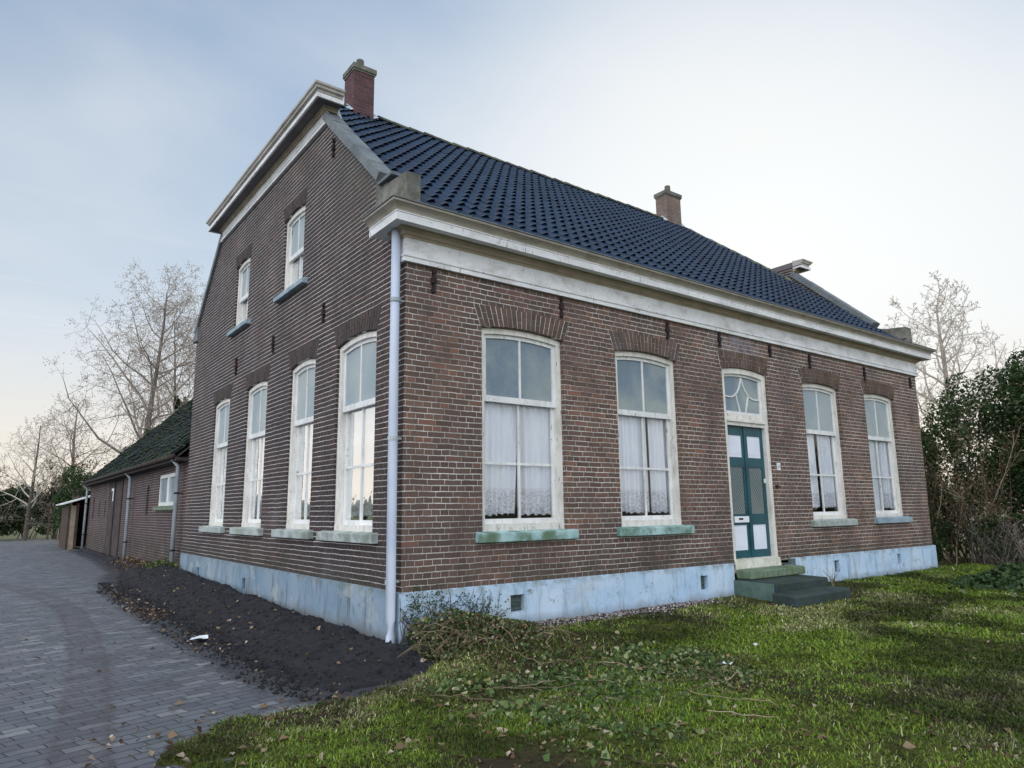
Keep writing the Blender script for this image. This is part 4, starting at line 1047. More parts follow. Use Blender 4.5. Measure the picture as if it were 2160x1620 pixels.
tag(npmesh('fallen_leaves', V, F, 'leaf_dead'), 'dry brown leaves scattered over the soil, drive and lawn edge', 'leaves', kind='stuff')
# straw and twigs on lawn
b = MB(); rr = random.Random(4)
for k in range(150):
    x, y = rr.uniform(-2.6, 7), rr.uniform(-5.6, -1.1)
    if sd_poly(np.array([x]), np.array([y]), LAWN)[0] < .1: continue
    z = float(h_lawn(np.array([x]), np.array([y]))[0][0]); a_ = rr.uniform(0, 3.14); L = rr.uniform(.05, .22)
    pts = [(x+math.cos(a_+.4*t)*L*t, y+math.sin(a_+.4*t)*L*t, z+.02+.015*math.sin(3*t)) for t in (0, .5, 1)]
    b.tube(pts, [.0018, .0018, .001], 3)
tag(b.build('straw', 'twig_dry', None, recalc=False), 'pale dry straw stalks lying loose on the lawn', 'straw', kind='stuff')
# gravel along the front wall
r = np.random.default_rng(8); n = 2600
gx = r.uniform(.5, 5.0, n); gy = -.06-np.abs(r.normal(0, .16, n)); gz = h_lawn(gx, gy)[0]
ico = np.array([(1, 0, 0), (-1, 0, 0), (0, 1, 0), (0, -1, 0), (0, 0, 1), (0, 0, -1)], float)
sz = r.uniform(.006, .018, (n, 1, 1))*np.array([1, 1, .7])*r.uniform(.6, 1.3, (n, 1, 3))
V = (ico[None]*sz+np.stack([gx, gy, gz+.006], 1)[:, None]).reshape(-1, 3)
f8 = np.array([(0, 2, 4), (2, 1, 4), (1, 3, 4), (3, 0, 4), (2, 0, 5), (1, 2, 5), (3, 1, 5), (0, 3, 5)])
F = (np.arange(n)[:, None, None]*6+f8[None]).reshape(-1, 3)
tag(npmesh('gravel', V, F, 'pebble'), 'loose pale gravel along the foot of the blue plinth', 'gravel', kind='stuff')
# soil crumbs
n = 5200; gx = np.where(r.random(n) < .6, -1.38+r.normal(0, .16, n), -np.abs(r.normal(0, .9, n))); gy = r.uniform(-1.2, 11, n); zz_, ee = h_soil(gx, gy); k = (ee > -.30) & (gx > -1.9); gx, gy, gz = gx[k], gy[k], np.maximum(zz_[k], .0); n = len(gx)
sz = .005+.020*(r.random((n, 1, 1))**3)*r.uniform(.6, 1.3, (n, 1, 3))
V = (ico[None]*sz+np.stack([gx, gy, gz+.004], 1)[:, None]).reshape(-1, 3); F = (np.arange(n)[:, None, None]*6+f8[None]).reshape(-1, 3)
tag(npmesh('soil_crumbs', V, F, 'soil', smooth=True), 'dark crumbled earth lumps on the bank along the side wall', 'soil', kind='stuff')

# paper scraps
def scrap(x, y, z, L, Wd, a_, label, seed):
    r = random.Random(seed); b = MB(); n = 7; vs = []
    for i in range(n):
        for j in (-1, 1):
            u = (i/(n-1)-.5)*L; v = j*Wd/2*r.uniform(.4, 1.1)
            vs.append((x+u*math.cos(a_)-v*math.sin(a_), y+u*math.sin(a_)+v*math.cos(a_), z+r.uniform(.0, .035)))
    b.add(vs, [(2*i, 2*i+1, 2*i+3, 2*i+2) for i in range(n-1)])
    tag(b.build('paper_scrap', 'paper', None, recalc=False), label, 'litter', 'white litter scraps')
scrap(-1.40, 2.17, .03, .30, .16, .9, 'crumpled white paper lying on the edge of the paving by the soil bank', 1)
scrap(1.80, -2.65, .075, .16, .04, -.4, 'thin white scrap lying on the lawn in front of the steps', 2)
scrap(2.73, -2.33, .08, .05, .035, 0, 'tiny white scrap on the lawn closest to the steps', 3)

# ivy: cut heap at the corner and trailing ivy on the lawn
def ivy(name, label, cat, pts_fn, n, size, stems, mat='leaf_ivy', seed=0, tilt=.9, dead=None):
    t = thing(name, label, cat, (0, 0, 0)); r = np.random.default_rng(seed)
    P = pts_fn(n, r); V, F = leaves(P, upn(len(P), tilt, r)*np.array([1, 1, 1]) + np.array([-.25, -.4, 0]), size*r.uniform(.5, 1.45, len(P)), .95, seed, .12)
    npmesh('leaves', V, F, mat, t)
    if dead is not None:
        V, F = leaves(dead, upn(len(dead), .9, r), np.full(len(dead), size*.9), .7, seed+1, .2); npmesh('dead_leaves', V, F, 'leaf_dead', t)
    b = MB(); rr = random.Random(seed)
    for st_ in stems(rr): b.tube(st_, [.0034]*(len(st_)-1)+[.0015], 4, False)
    b.build('stems', 'twig_dry', t, recalc=False); return t
def heap(n, r):
    u = r.random(n); x = .05+1.35*u**1.15+r.normal(0, .05, n); y = -.12-np.abs(r.normal(0, .34, n))
    hh = .34*np.exp(-((x-.12)/.55)**2-((y+.1)/.38)**2)+.16*np.exp(-((x-.8)/.6)**2-((y+.45)/.45)**2)
    z = h_lawn(x, y)[0]+hh*r.random(n)**.6+.02
    return np.stack([x, y, z], 1)
def heap_st(rr):
    out = []
    for k in range(80):
        x, y = rr.uniform(-.15, 1.3), rr.uniform(-.85, -.08); z = .1+.45*math.exp(-((x-.1)/.5)**2-((y+.1)/.4)**2)*rr.random(); a_ = rr.uniform(-2.6, -.2); L = rr.uniform(.2, .75)
        p = []; 
        for i in range(6):
            t = i/5; p.append((x+math.cos(a_)*L*t, y+math.sin(a_)*L*t*.8, max(z+.20*math.sin(3*t)*L-.3*t*t*z, .05+.02*rr.random()))); a_ += rr.uniform(-.35, .35)
        out.append(p)
    return out
r_ = np.random.default_rng(5)
ivy('ivy_heap', 'tangled heap of cut ivy and twigs at the foot of the house corner', 'ivy', heap, 2600, .034, heap_st, seed=3, dead=heap(2600, r_))
def climb(n, r):
    k = 55; cx_, cz_ = r.uniform(.05, 1.3, k), r.uniform(.15, .62, k); w_ = np.exp(-cx_*1.3); w_ /= w_.sum(); i = r.choice(k, n, p=w_)
    x = cx_[i]+r.normal(0, .05, n); z = np.clip(cz_[i]*np.clip(1.15-x*.35, .3, 1)+r.normal(0, .06, n), .1, .66); return np.stack([np.clip(x, -.03, 2), -.055-r.random(n)*.04, z], 1)
def climb_st(rr):
    out = []
    for k in range(85):
        x = rr.uniform(-.02, 1.15); z = .12; p = []; a_ = rr.uniform(.7, 2.3)
        for i in range(rr.randint(5, 11)): p.append((max(x, -.03), -.045-rr.random()*.008, z)); x += math.cos(a_)*.055; z = min(z+math.sin(a_)*.055, .63); a_ += rr.uniform(-.6, .6)
        out.append(p)
    return out
cv = thing('climbing_ivy', 'dark dead ivy tendrils clinging to the blue plinth beside the downpipe', 'ivy', (.5, 0, .1))
Pc = climb(1000, np.random.default_rng(9)); V, F = leaves(Pc, np.random.default_rng(2).normal(0, .5, (len(Pc), 3))+np.array([0, -1, .2]), np.full(len(Pc), .022), .7, 5, .2)
o = npmesh('leaves', V-np.array([.5, 0, .1]), F, 'leaf_laurel', cv)
b = MB()
for st_ in climb_st(random.Random(8)): b.tube([(x-.5, y, z-.1) for x, y, z in st_], [.0032]*(len(st_)-1)+[.0015], 4, False)
b.build('stems', 'bark_dark', cv, recalc=False)
def trail(n, r):
    k = 60; cx_ = r.uniform(-.55, 2.1, k); cy_ = -1.25-.9*r.random(k)-.95*np.abs(r.normal(0, .8, k)); i = r.integers(0, k, n)
    x = cx_[i]+r.normal(0, .13, n); y = cy_[i]+r.normal(0, .11, n); y = np.minimum(y, -.9); z = h_lawn(x, y)[0]+.008+r.random(n)**2*.06
    keep = (y > -4.2) & (x > -.9+(y+4.2)*-.1) & (x-y*.55 < 3.6); return np.stack([x, y, z], 1)[keep]
def trail_st(rr):
    out = []
    for k in range(34):
        x, y = rr.uniform(-.5, 1.6), rr.uniform(-3.4, -1.3); a_ = rr.uniform(0, 6.28); p = []
        for i in range(rr.randint(5, 12)): p.append((x, y, float(h_lawn(np.array([x]), np.array([y]))[0][0])+.02+.03*rr.random())); x += math.cos(a_)*.08; y += math.sin(a_)*.08; a_ += rr.uniform(-.3, .3)
        out.append(p)
    return out
ivy('trailing_ivy', 'green ivy with pale leaf undersides trailing over the lawn below the corner', 'ivy', trail, 2600, .038, trail_st, seed=6, tilt=.75)
def mound(n, r):
    x = 11.0+r.normal(0, .55, n); y = -2.0+r.normal(0, .45, n); z = .06+.32*np.exp(-((x-11)/.7)**2-((y+2)/.6)**2)*r.random(n)**.5+.03; return np.stack([x, y, z], 1)
ivy('ivy_mound', 'low dark ivy mound on the lawn in front of the laurel hedge', 'ivy', mound, 2600, .075, lambda rr: [[(11+rr.uniform(-.8, .8), -2+rr.uniform(-.6, .6), .1), (11+rr.uniform(-.8, .8), -2+rr.uniform(-.6, .6), .35)] for _ in range(12)], mat='leaf_laurel', seed=7)
# sapling by the steps
t = thing('sapling', 'tiny bare reddish sapling growing beside the dark steps', 'plant', (7.7, -.42, .1)); b = MB()
for k in range(9):
    a_ = k*.7; b.tube([(0, 0, .0 if k < 3 else .12), (.06*math.cos(a_), .05*math.sin(a_), .2), (.22*math.cos(a_), .12*math.sin(a_), .30+.03*(k % 3))], [.007, .004, .0015], 4, False)
b.build('stems', 'twig_dry', t, recalc=False)
# twigs / weeds at the barn foot
r = np.random.default_rng(31); n = 500; X = -np.abs(r.normal(0, .22, n))-.02; Y = 10.9+r.normal(0, .5, n); Z = h_soil(X, Y)[0]+r.random(n)*.14+.02
V, F = leaves(np.stack([X, Y, Z], 1), upn(n, .8, r), np.full(n, .06), .6, 3); tag(npmesh('weeds', V, F, 'leaf_ivy'), 'low green weeds at the foot of the first barn downpipe', 'weeds', kind='stuff')
n = 500; X = -np.abs(r.normal(0, .2, n))-.03; Y = r.uniform(12, 17, n); Z = h_soil(X, Y)[0]+r.random(n)*.10+.02
V, F = leaves(np.stack([X, Y, Z], 1), upn(n, 1.2, r), np.full(n, .13), .12, 3); tag(npmesh('dry_grass', V, F, 'leaf_dead'), 'dry straw coloured grass along the foot of the barn wall', 'grass', kind='stuff')

# ------------------------------------------------------------------ trees
def branch_tree(seed, height, trunk_r, first=.3, spread=.55, n1=16, levels=3, up=.25, twig_len=.5, droop=0., nseg=7, sub=(7, 6), lean=(0, 0), minr=.006):
    rr = random.Random(seed); tr = MB(); cr = MB(); tips = []
    def limb(p, d, L, r0, lev, mb):
        n = nseg if lev == 0 else (5 if lev == 1 else (4 if lev == 2 else 3)); pts = [p.copy()]; rad = [r0]; q = p.copy(); dd = d.copy()
        for i in range(n):
            w = .03 if lev == 0 else .22
            dd = (dd+Vector((rr.gauss(0, w), rr.gauss(0, w), rr.gauss(0, w*.6)))+Vector((0, 0, (up if lev else .5)-droop*lev*.3))*.35).normalized()
            q = q+dd*(L/n); pts.append(q.copy()); rad.append(max(r0*(1-.86*(i+1)/n), minr*.6))
        mb.tube(pts, rad, 7 if lev == 0 else (4 if lev == 1 else 3), False)
        return pts, rad
    d0 = Vector((lean[0], lean[1], 1)).normalized()
    pts, rad = limb(Vector((0, 0, 0)), d0, height, trunk_r, 0, tr)
    def at(pts, t):
        x = t*(len(pts)-1); i = min(int(x), len(pts)-2); return pts[i].lerp(pts[i+1], x-i)
    def grow(pts, rad, L, lev):
        n = n1 if lev == 0 else sub[min(lev-1, len(sub)-1)]
        for k in range(n):
            t = first+(1-first)*((k+rr.random())/n) if lev == 0 else .22+.78*((k+rr.random())/n)
            p = at(pts, t); a_ = k*2.4+rr.uniform(-.5, .5)
            axis = (pts[-1]-pts[0]).normalized(); s1 = axis.orthogonal().normalized(); s2 = axis.cross(s1)
            side = s1*math.cos(a_)+s2*math.sin(a_); d = (axis*(.55+.5*t*(lev == 0))+side*spread*1.9).normalized()
            Lb = L*(.52*(1.15-t*.85) if lev == 0 else .46*(1.1-.6*t))*rr.uniform(.75, 1.2)
            rb = max(rad[min(int(t*(len(rad)-1)), len(rad)-1)]*.5, minr)
            ps, rs = limb(p, d, Lb, rb, lev+1, cr)
            if lev+1 < levels: grow(ps, rs, Lb, lev+1)
            tips.extend([ps[-1], ps[len(ps)//2]])
    grow(pts, rad, height, 0)
    return tr, cr, tips
def bare_tree(seed, loc, height, label, tr_mat='bark', cr_mat='twig_pale', tuft=None, group=None, **k):
    tr, cr, tips = branch_tree(seed, height, **k); t = thing('bare_tree', label, 'tree', loc, group)
    tr.build('trunk', tr_mat, t, smooth=True, recalc=False); cr.build('crown', cr_mat, t, recalc=False)
    if tuft:
        r = np.random.default_rng(seed); T = np.array([tuple(p) for p in tips]); m = tuft[0]; i = r.integers(0, len(T), m)
        P = T[i]+r.normal(0, tuft[2], (m, 3)); V, F = leaves(P, r.normal(size=(m, 3)), np.full(m, tuft[1]), .7, seed); npmesh('seed_tufts', V, F, 'catkin', t)
    return t
BG = 'bare trees behind the barn'
bare_tree(3, (3.6, 39, -.05), 15.0, 'tall bare tree with curving trunk, tallest behind the barn roof', 'bark', 'twig_pale', (7000, .075, .16), BG, trunk_r=.26, first=.24, n1=30, levels=4, spread=.8, sub=(8, 5, 4), up=.18, minr=.011)
bare_tree(5, (6.0, 41, -.05), 13.6, 'slim bare tree with ivy on its lower trunk behind the barn ridge', 'bark', 'twig_pale', (3200, .07, .16), BG, trunk_r=.17, first=.35, n1=22, levels=4, spread=.40, sub=(6, 5, 4), minr=.010)
bare_tree(6, (7.6, 42, -.05), 13.2, 'slender bare tree touching the edge of the farmhouse gable', 'bark', 'twig_pale', (3000, .07, .16), BG, trunk_r=.16, first=.3, n1=20, levels=4, spread=.40, sub=(6, 5, 4), minr=.010)
bare_tree(8, (-1.35, 44, -.05), 6.9, 'rounded bare tree standing at the end of the drive', 'bark_dark', 'twig_far', None, None, trunk_r=.14, first=.25, n1=22, levels=3, spread=.6, sub=(8, 7), up=.4, minr=.012)
bare_tree(12, (1.6, 52, -.05), 9.5, 'bushy bare tree just above the far end of the barn roof', 'bark', 'twig_pale', (1500, .08, .2), None, trunk_r=.2, first=.15, n1=20, levels=3, spread=.6, sub=(8, 5), minr=.014)
bare_tree(14, (-5.4, 64, -.05), 8.5, 'pale bare tree at the far left beyond the hedge', 'twig_far', 'twig_far', None, None, trunk_r=.2, first=.2, n1=20, levels=3, spread=.5, sub=(8, 6), up=.4, minr=.016)
bare_tree(15, (3.2, 33.5, -.05), 6.6, 'low dark twiggy tree close behind the barn end', 'bark_dark', 'bark', (1500, .07, .2), None, trunk_r=.12, first=.12, n1=20, levels=3, spread=.75, sub=(8, 5), minr=.010)
bare_tree(21, (24.4, 3.7, -.05), 8.9, 'large bare tree rising behind the evergreen hedge on the right', 'bark_pale', 'twig_far', None, None, trunk_r=.19, first=.30, n1=24, levels=4, spread=.50, sub=(7, 6, 4), up=.35, minr=.011)
bare_tree(22, (22.0, 6.2, -.05), 7.4, 'faint small bare tree peeking past the right corner of the farmhouse', 'twig_far', 'twig_far', None, None, trunk_r=.12, first=.2, n1=16, levels=3, spread=.6, sub=(8, 6), minr=.009)

def leaf_cloud(n, ell, r, lumps=26, fill=.35):
    """points on lumpy volume: many small blobs inside an ellipsoid"""
    c = r.normal(size=(lumps, 3)); c /= np.linalg.norm(c, axis=1, keepdims=True); c *= r.uniform(.45, 1.0, (lumps, 1))**.6
    i = r.integers(0, lumps, n); q = r.normal(size=(n, 3)); q /= np.linalg.norm(q, axis=1, keepdims=True)
    rad = r.uniform(.16, .36, lumps)[i][:, None]
    P = c[i]+q*rad*(fill+(1-fill)*r.random((n, 1))**.35)
    return P*np.array(ell)
def shrub(name, label, loc, ell, n, size, mat, seed, cat='shrub', group=None, stems=10, stem_mat='bark_dark', lumps=26):
    r = np.random.default_rng(seed); t = thing(name, label, cat, loc, group)
    P = leaf_cloud(n, ell, r, lumps); P[:, 2] += ell[2]; P = P[P[:, 2] > 0]
    V, F = leaves(P, r.normal(size=(len(P), 3))+np.array([0, 0, .5]), np.full(len(P), size), .45, seed, .1)
    npmesh('crown', V, F, mat, t)
    b = MB(); rr = random.Random(seed)
    for k in range(stems):
        a_ = rr.uniform(0, 6.28); x, y = rr.uniform(-.3, .3)*ell[0], rr.uniform(-.3, .3)*ell[1]; e_ = rr.uniform(.3, .9)
        b.tube([(x, y, 0), (x+math.cos(a_)*ell[0]*.3, y+math.sin(a_)*ell[1]*.3, ell[2]*.7), (x+math.cos(a_)*ell[0]*e_, y+math.sin(a_)*ell[1]*e_, ell[2]*rr.uniform(1.1, 1.8))], [.03, .02, .006], 5, False)
    b.build('stems', stem_mat, t, recalc=False); return t
SH = 'laurel shrubs of the hedge on the right'
shrub('laurel_shrub', 'tall dark laurel shrub reaching highest at the right edge', (18.6, -1.0, 0), (1.9, 1.9, 2.85), 30000, .12, 'leaf_laurel', 1, group=SH, lumps=60)
shrub('laurel_shrub', 'broad dark laurel shrub filling the lower right edge', (16.6, -3.0, 0), (1.5, 1.6, 1.7), 18000, .11, 'leaf_laurel', 2, group=SH, lumps=40)
shrub('laurel_shrub', 'dark laurel shrub below the big bare tree', (17.6, 1.2, 0), (1.5, 1.6, 2.25), 20000, .11, 'leaf_laurel', 3, group=SH, lumps=44)
shrub('olive_shrub', 'sunlit yellowish shrub with small leaves beside the right house corner', (16.6, 2.4, 0), (1.35, 1.3, 1.85), 17000, .06, 'leaf_olive', 4, lumps=40, stems=26, stem_mat='twig_dry')
def twiggy(loc, label, seed, hgt, n, mat='twig_dry', spread=.5, leaves_=None, group='leafless twiggy bushes on the right'):
    t = thing('bare_shrub', label, 'shrub', loc, group); b = MB(); rr = random.Random(seed); tips = []
    for k in range(n):
        a_ = rr.uniform(0, 6.28); d = Vector((math.cos(a_)*spread*rr.random(), math.sin(a_)*spread*rr.random(), 1)).normalized(); p = Vector((rr.uniform(-.5, .5), rr.uniform(-.5, .5), 0)); L = hgt*rr.uniform(.5, 1.1)
        pts = [p.copy()]; 
        for i in range(6): d = (d+Vector((rr.gauss(0, .13), rr.gauss(0, .13), .02))).normalized(); p = p+d*(L/6); pts.append(p.copy())
        b.tube(pts, [.016, .014, .012, .010, .008, .005, .003], 4, False)
        for j in range(9):
            q = pts[rr.randint(1, 6)].copy(); dd = (d+Vector((rr.gauss(0, .7), rr.gauss(0, .7), rr.gauss(.1, .3)))).normalized(); pp = [q.copy()]
            for i in range(3): dd = (dd+Vector((rr.gauss(0, .25), rr.gauss(0, .25), .05))).normalized(); q = q+dd*(hgt*.06); pp.append(q.copy())
            b.tube(pp, [.005, .004, .003, .0015], 3, False); tips.append(pp[-1]); tips.append(pp[2])
    b.build('branches', mat, t, recalc=False)
    if leaves_:
        r = np.random.default_rng(seed); T = np.array([tuple(p) for p in tips]); i = r.integers(0, len(T), leaves_[0]); P = T[i]+r.normal(0, .07, (leaves_[0], 3))
        V, F = leaves(P, r.normal(size=P.shape), np.full(len(P), leaves_[1]), .6, seed); npmesh('dry_leaves', V, F, leaves_[2], t)
twiggy((15.2, 1.5, 0), 'tall leafless shrub with pale stems nearest the right house corner', 3, 3.4, 34, leaves_=(2600, .045, 'leaf_olive'))
twiggy((15.6, .3, 0), 'leafless shrub with tan seed heads in front of the dark laurels', 4, 3.6, 34, spread=.6, leaves_=(2600, .05, 'leaf_dead'))
twiggy((14.6, -1.6, 0), 'low tangle of leafless brown twigs at the lower right edge', 5, 1.5, 46, 'bark', .9, leaves_=(700, .05, 'leaf_dead'))
twiggy((14.9, -.3, 0), 'low brown twig tangle at the foot of the laurels', 6, 1.3, 40, 'bark', .9, leaves_=(500, .05, 'leaf_laurel'))
for i, (x, y, z, s_) in enumerate([(14.9, 1.4, 0, .8), (15.6, -.6, 0, .95)]):
    shrub('low_shrub', ['low dark green shrub at the foot of the tall leafless stems', 'low dark green shrub between the twig tangles'][i], (x, y, z), (s_, s_, .6), 5000, .07, 'leaf_laurel', 30+i, group='low dark shrubs under the hedge', lumps=20)
# left background
IV = 'ivy clad stems and evergreens behind the barn'
shrub('ivy_clad_stump', 'dark ivy cloaking a trunk just above the barn roof', (5.9, 40.5, 5.2), (.55, .55, 1.9), 3500, .16, 'leaf_laurel', 41, group=IV, stems=2, lumps=16)
shrub('evergreen_shrub', 'dark evergreen shrub beyond the far end of the barn', (.9, 36.5, 0), (1.5, 1.5, 2.0), 8000, .15, 'leaf_laurel', 42, group=IV, lumps=30)
shrub('evergreen_shrub', 'dark evergreen mass under the bare trees behind the barn', (3.8, 36, 0), (2.0, 1.6, 2.9), 9000, .16, 'leaf_laurel', 43, group=IV, lumps=34)
HG = 'overgrown hedge shrubs at the end of the drive'
hl = ['widest hedge shrub, left of all others at the drive end', 'tall hedge shrub between the leftmost shrub and the rounded bare tree', 'overgrown green hedge shrub at the left edge of the drive end', 'hedge shrub left of the rounded bare tree', 'hedge shrub right behind the rounded bare tree', 'hedge shrub beside the open shed']
for i, (x, y, ex, ez) in enumerate([(-7.4, 49, 2.0, 1.9), (-4.4, 49.5, 1.7, 1.95), (-5.6, 47, 1.9, 1.7), (-3.1, 47.5, 1.6, 1.6), (-1.2, 48, 1.8, 1.75), (.3, 46, 1.4, 1.8)]):
    shrub('hedge_shrub', hl[i], (x, y, 0), (ex, 1.2, ez), 7500, .15, 'leaf_laurel', 50+i, group=HG, lumps=26)
for i, (x, y, h_) in enumerate([(-5.0, 46, 3.9), (-3.3, 46.3, 4.2), (-.2, 45.0, 4.3), (.9, 41, 4.6)]):
    tr, cr, tips = branch_tree(60+i, h_, trunk_r=.07, first=.12, n1=20, levels=3, spread=.8, sub=(7, 4), minr=.012)
    t = thing('thicket_tree', ['crooked small tree at the left edge above the hedge', 'crooked small tree left of the rounded bare tree', 'crooked small tree right of the rounded bare tree', 'crooked small tree over the open shed'][i], 'tree', (x, y, -.05), 'crooked thicket trees over the hedge')
    tr.build('trunk', 'bark_dark', t, recalc=False); cr.build('crown', 'bark', t, recalc=False)
    r = np.random.default_rng(i); T = np.array([tuple(p) for p in tips]); ii = r.integers(0, len(T), 500); V, F = leaves(T[ii]+r.normal(0, .12, (500, 3)), r.normal(size=(500, 3)), np.full(500, .13), .7, i); npmesh('dry_leaves', V, F, 'leaf_dead', t)
# far-off wood on the horizon
r = np.random.default_rng(71); n = 30000; a_ = r.uniform(-1.2, 1.9, n); rad = 190+r.normal(0, 6, n); X = rad*np.sin(a_); Y = rad*np.cos(a_); top = 5.5+4*fbm(a_*60, a_*0, .5, 5)+2.5*fbm(a_*60, a_*0, 3, 6); Z = np.abs(top)*r.random(n)**.7
V, F = leaves(np.stack([X, Y, Z], 1), np.stack([-np.sin(a_), -np.cos(a_), 0*a_], 1)+r.normal(0, .3, (n, 3)), np.full(n, 1.7), .8, 3)
tag(npmesh('distant_wood', V, F, 'haze_hedge'), 'hazy far-off strip of woodland on the horizon', 'wood', kind='stuff')

# ------------------------------------------------------------------ world, sun, camera
SUN_D = Vector((.80, .53, .26)).normalized(); el = math.asin(SUN_D.z); az = math.atan2(SUN_D.x, SUN_D.y)
wd = bpy.data.worlds.new('World'); sc.world = wd; wd.use_nodes = True; nt = wd.node_tree; nt.nodes.clear()
N = nt.nodes.new; Lk = nt.links.new
out = N('ShaderNodeOutputWorld'); bg = N('ShaderNodeBackground'); sky = N('ShaderNodeTexSky'); sky.sky_type = 'NISHITA'; sky.sun_disc = False
sky.sun_elevation = el; sky.sun_rotation = az; sky.air_density = 1.0; sky.dust_density = 1.6; sky.ozone_density = 1.6; sky.altitude = 0
bg.inputs[1].default_value = .12
def mth(op, a_, b_=None, clamp=False):
    nd = N('ShaderNodeMath'); nd.operation = op; nd.use_clamp = clamp
    for i, v in enumerate((a_, b_)):
        if v is None: continue
        if isinstance(v, bpy.types.NodeSocket): Lk(v, nd.inputs[i])
        else: nd.inputs[i].default_value = v
    return nd.outputs[0]
def mixc(f, a_, b_, mode='MIX'):
    nd = N('ShaderNodeMix'); nd.data_type = 'RGBA'; nd.blend_type = mode
    for s_, v in ((nd.inputs[0], f), (nd.inputs[6], a_), (nd.inputs[7], b_)):
        if isinstance(v, bpy.types.NodeSocket): Lk(v, s_)
        elif isinstance(v, tuple): s_.default_value = (*v, 1)
        else: s_.default_value = v
    return nd.outputs[2]
# the physical sky seen through a thin high veil: contrast softened with a gamma, thin clouds on top
gm = N('ShaderNodeGamma'); gm.inputs[1].default_value = .47; Lk(sky.outputs[0], gm.inputs[0])
tc = N('ShaderNodeTexCoord'); sp = N('ShaderNodeSeparateXYZ'); Lk(tc.outputs['Generated'], sp.inputs[0])
zc = mth('ADD', mth('MAXIMUM', sp.outputs[2], 0.), .12)
cb = N('ShaderNodeCombineXYZ'); Lk(mth('DIVIDE', sp.outputs[0], zc), cb.inputs[0]); Lk(mth('DIVIDE', sp.outputs[1], zc), cb.inputs[1])
nz = N('ShaderNodeTexNoise'); nz.inputs['Scale'].default_value = .9; nz.inputs['Detail'].default_value = 6; nz.inputs['Roughness'].default_value = .48; nz.inputs['Distortion'].default_value = .2; Lk(cb.outputs[0], nz.inputs[0])
cl = N('ShaderNodeMapRange'); cl.inputs[1].default_value = .42; cl.inputs[2].default_value = .68; Lk(nz.outputs[0], cl.inputs[0])
SKYG = 2.75
base = mixc(1., gm.outputs[0], (SKYG*.64, SKYG*.83, SKYG*1.03), 'MULTIPLY')
veil = mixc(mth('MULTIPLY', cl.outputs[0], .60), base, (6.9, 7.15, 7.4))
# added fill: unseen sky opposite the sun, brightened to light the shaded walls
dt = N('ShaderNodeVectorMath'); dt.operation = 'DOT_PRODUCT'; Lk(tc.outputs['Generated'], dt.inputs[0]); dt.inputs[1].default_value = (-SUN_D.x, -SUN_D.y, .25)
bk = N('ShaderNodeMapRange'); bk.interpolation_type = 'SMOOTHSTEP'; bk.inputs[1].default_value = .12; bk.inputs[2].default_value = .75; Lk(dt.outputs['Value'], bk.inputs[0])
bank = mixc(cl.outputs[0], (16.0, 17.2, 19.2), (22.5, 22.5, 22.5))  # fill colours of the added bright half, no actual cloud
hz_ = N('ShaderNodeMapRange'); hz_.interpolation_type = 'SMOOTHSTEP'; hz_.inputs[1].default_value = .0; hz_.inputs[2].default_value = .24; hz_.inputs[3].default_value = .80; hz_.inputs[4].default_value = 0.; Lk(sp.outputs[2], hz_.inputs[0])
hw_ = N('ShaderNodeMapRange'); hw_.interpolation_type = 'SMOOTHSTEP'; hw_.inputs[1].default_value = .08; hw_.inputs[2].default_value = .62; hw_.inputs[3].default_value = .88; hw_.inputs[4].default_value = 0.; Lk(sp.outputs[2], hw_.inputs[0])
veil = mixc(hw_.outputs[0], veil, (6.6, 7.0, 7.35))
# hazy glow around the hidden sun
ds = N('ShaderNodeVectorMath'); ds.operation = 'DOT_PRODUCT'; Lk(tc.outputs['Generated'], ds.inputs[0]); ds.inputs[1].default_value = tuple(SUN_D)
gw = N('ShaderNodeMapRange'); gw.interpolation_type = 'SMOOTHSTEP'; gw.inputs[1].default_value = .80; gw.inputs[2].default_value = 1.0; gw.inputs[4].default_value = .72; Lk(ds.outputs['Value'], gw.inputs[0])
veil = mixc(gw.outputs[0], veil, (8.5, 8.4, 8.1))
veil = mixc(hz_.outputs[0], veil, (8.3, 7.3, 5.9))
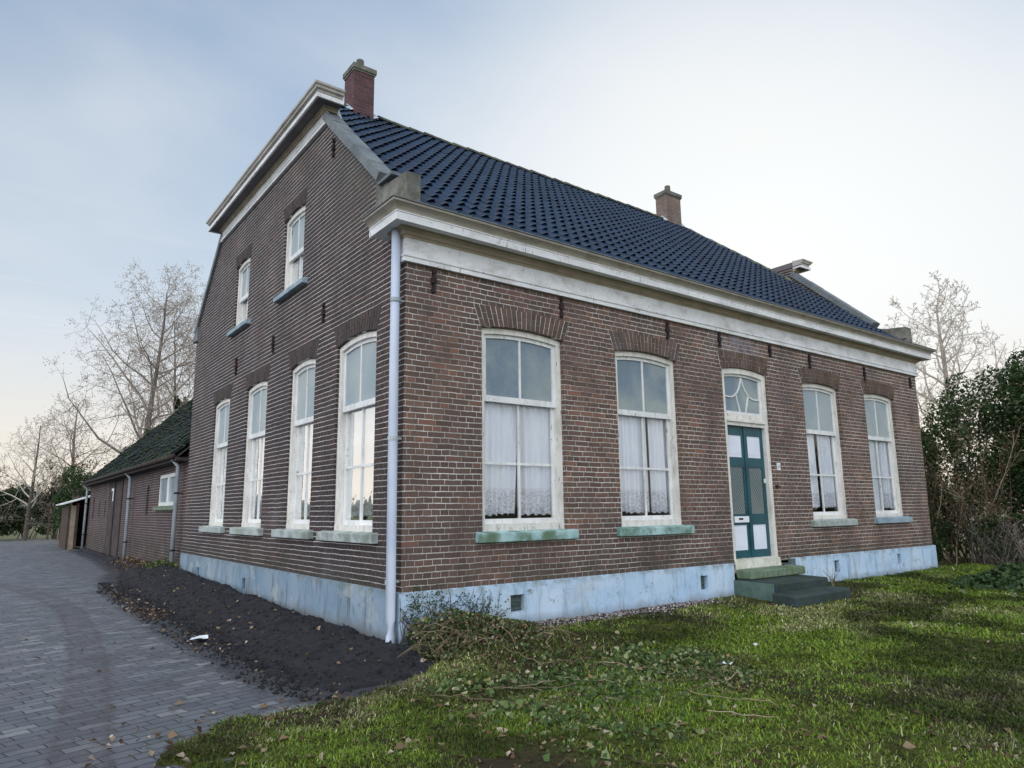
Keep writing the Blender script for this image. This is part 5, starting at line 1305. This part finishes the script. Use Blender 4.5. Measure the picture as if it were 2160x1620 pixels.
# thin streaks of cirrus
mp = N('ShaderNodeMapping'); mp.inputs['Scale'].default_value = (1.2, 1.2, 26.); Lk(tc.outputs['Generated'], mp.inputs[0])
n2 = N('ShaderNodeTexNoise'); n2.inputs['Scale'].default_value = 1.6; n2.inputs['Detail'].default_value = 5; Lk(mp.outputs[0], n2.inputs[0])
c2 = N('ShaderNodeMapRange'); c2.inputs[1].default_value = .56; c2.inputs[2].default_value = .74; c2.inputs[4].default_value = .55; Lk(n2.outputs[0], c2.inputs[0])
lo_ = N('ShaderNodeMapRange'); lo_.inputs[1].default_value = .12; lo_.inputs[2].default_value = .40; lo_.inputs[3].default_value = 1.; lo_.inputs[4].default_value = 0.; Lk(sp.outputs[2], lo_.inputs[0])
veil = mixc(mth('MULTIPLY', c2.outputs[0], lo_.outputs[0]), veil, (8.2, 8.1, 7.8))
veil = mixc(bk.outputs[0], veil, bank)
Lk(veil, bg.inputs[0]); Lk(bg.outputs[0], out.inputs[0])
sl_ = bpy.data.lights.new('Sun', 'SUN'); sl_.energy = 3.0; sl_.angle = R(.6); sl_.color = (1, .88, .72); so = bpy.data.objects.new('Sun', sl_); COL.objects.link(so)
so.rotation_euler = (-SUN_D).to_track_quat('-Z', 'Y').to_euler(); so.location = (0, 0, 30)

cam = bpy.data.cameras.new('Camera'); cam.sensor_width = 36; cam.sensor_fit = 'HORIZONTAL'; cam.lens = 1470.18/2160*36; cam.clip_start = .05; cam.clip_end = 3000
co = bpy.data.objects.new('Camera', cam); COL.objects.link(co); sc.camera = co
yaw, pitch, roll = R(36.972), R(10.214), R(-.697)
fw = Vector((math.sin(yaw)*math.cos(pitch), math.cos(yaw)*math.cos(pitch), math.sin(pitch))); r0 = Vector((math.cos(yaw), -math.sin(yaw), 0)); u0_ = r0.cross(fw)
rt = r0*math.cos(roll)+u0_*math.sin(roll); up_ = -r0*math.sin(roll)+u0_*math.cos(roll)
co.matrix_world = Matrix(((rt.x, up_.x, -fw.x, -3.5791), (rt.y, up_.y, -fw.y, -6.7254), (rt.z, up_.z, -fw.z, 1.4479), (0, 0, 0, 1)))
sc.view_settings.view_transform = 'Standard'; sc.view_settings.look = 'None'; sc.view_settings.exposure = 0; sc.view_settings.gamma = 1
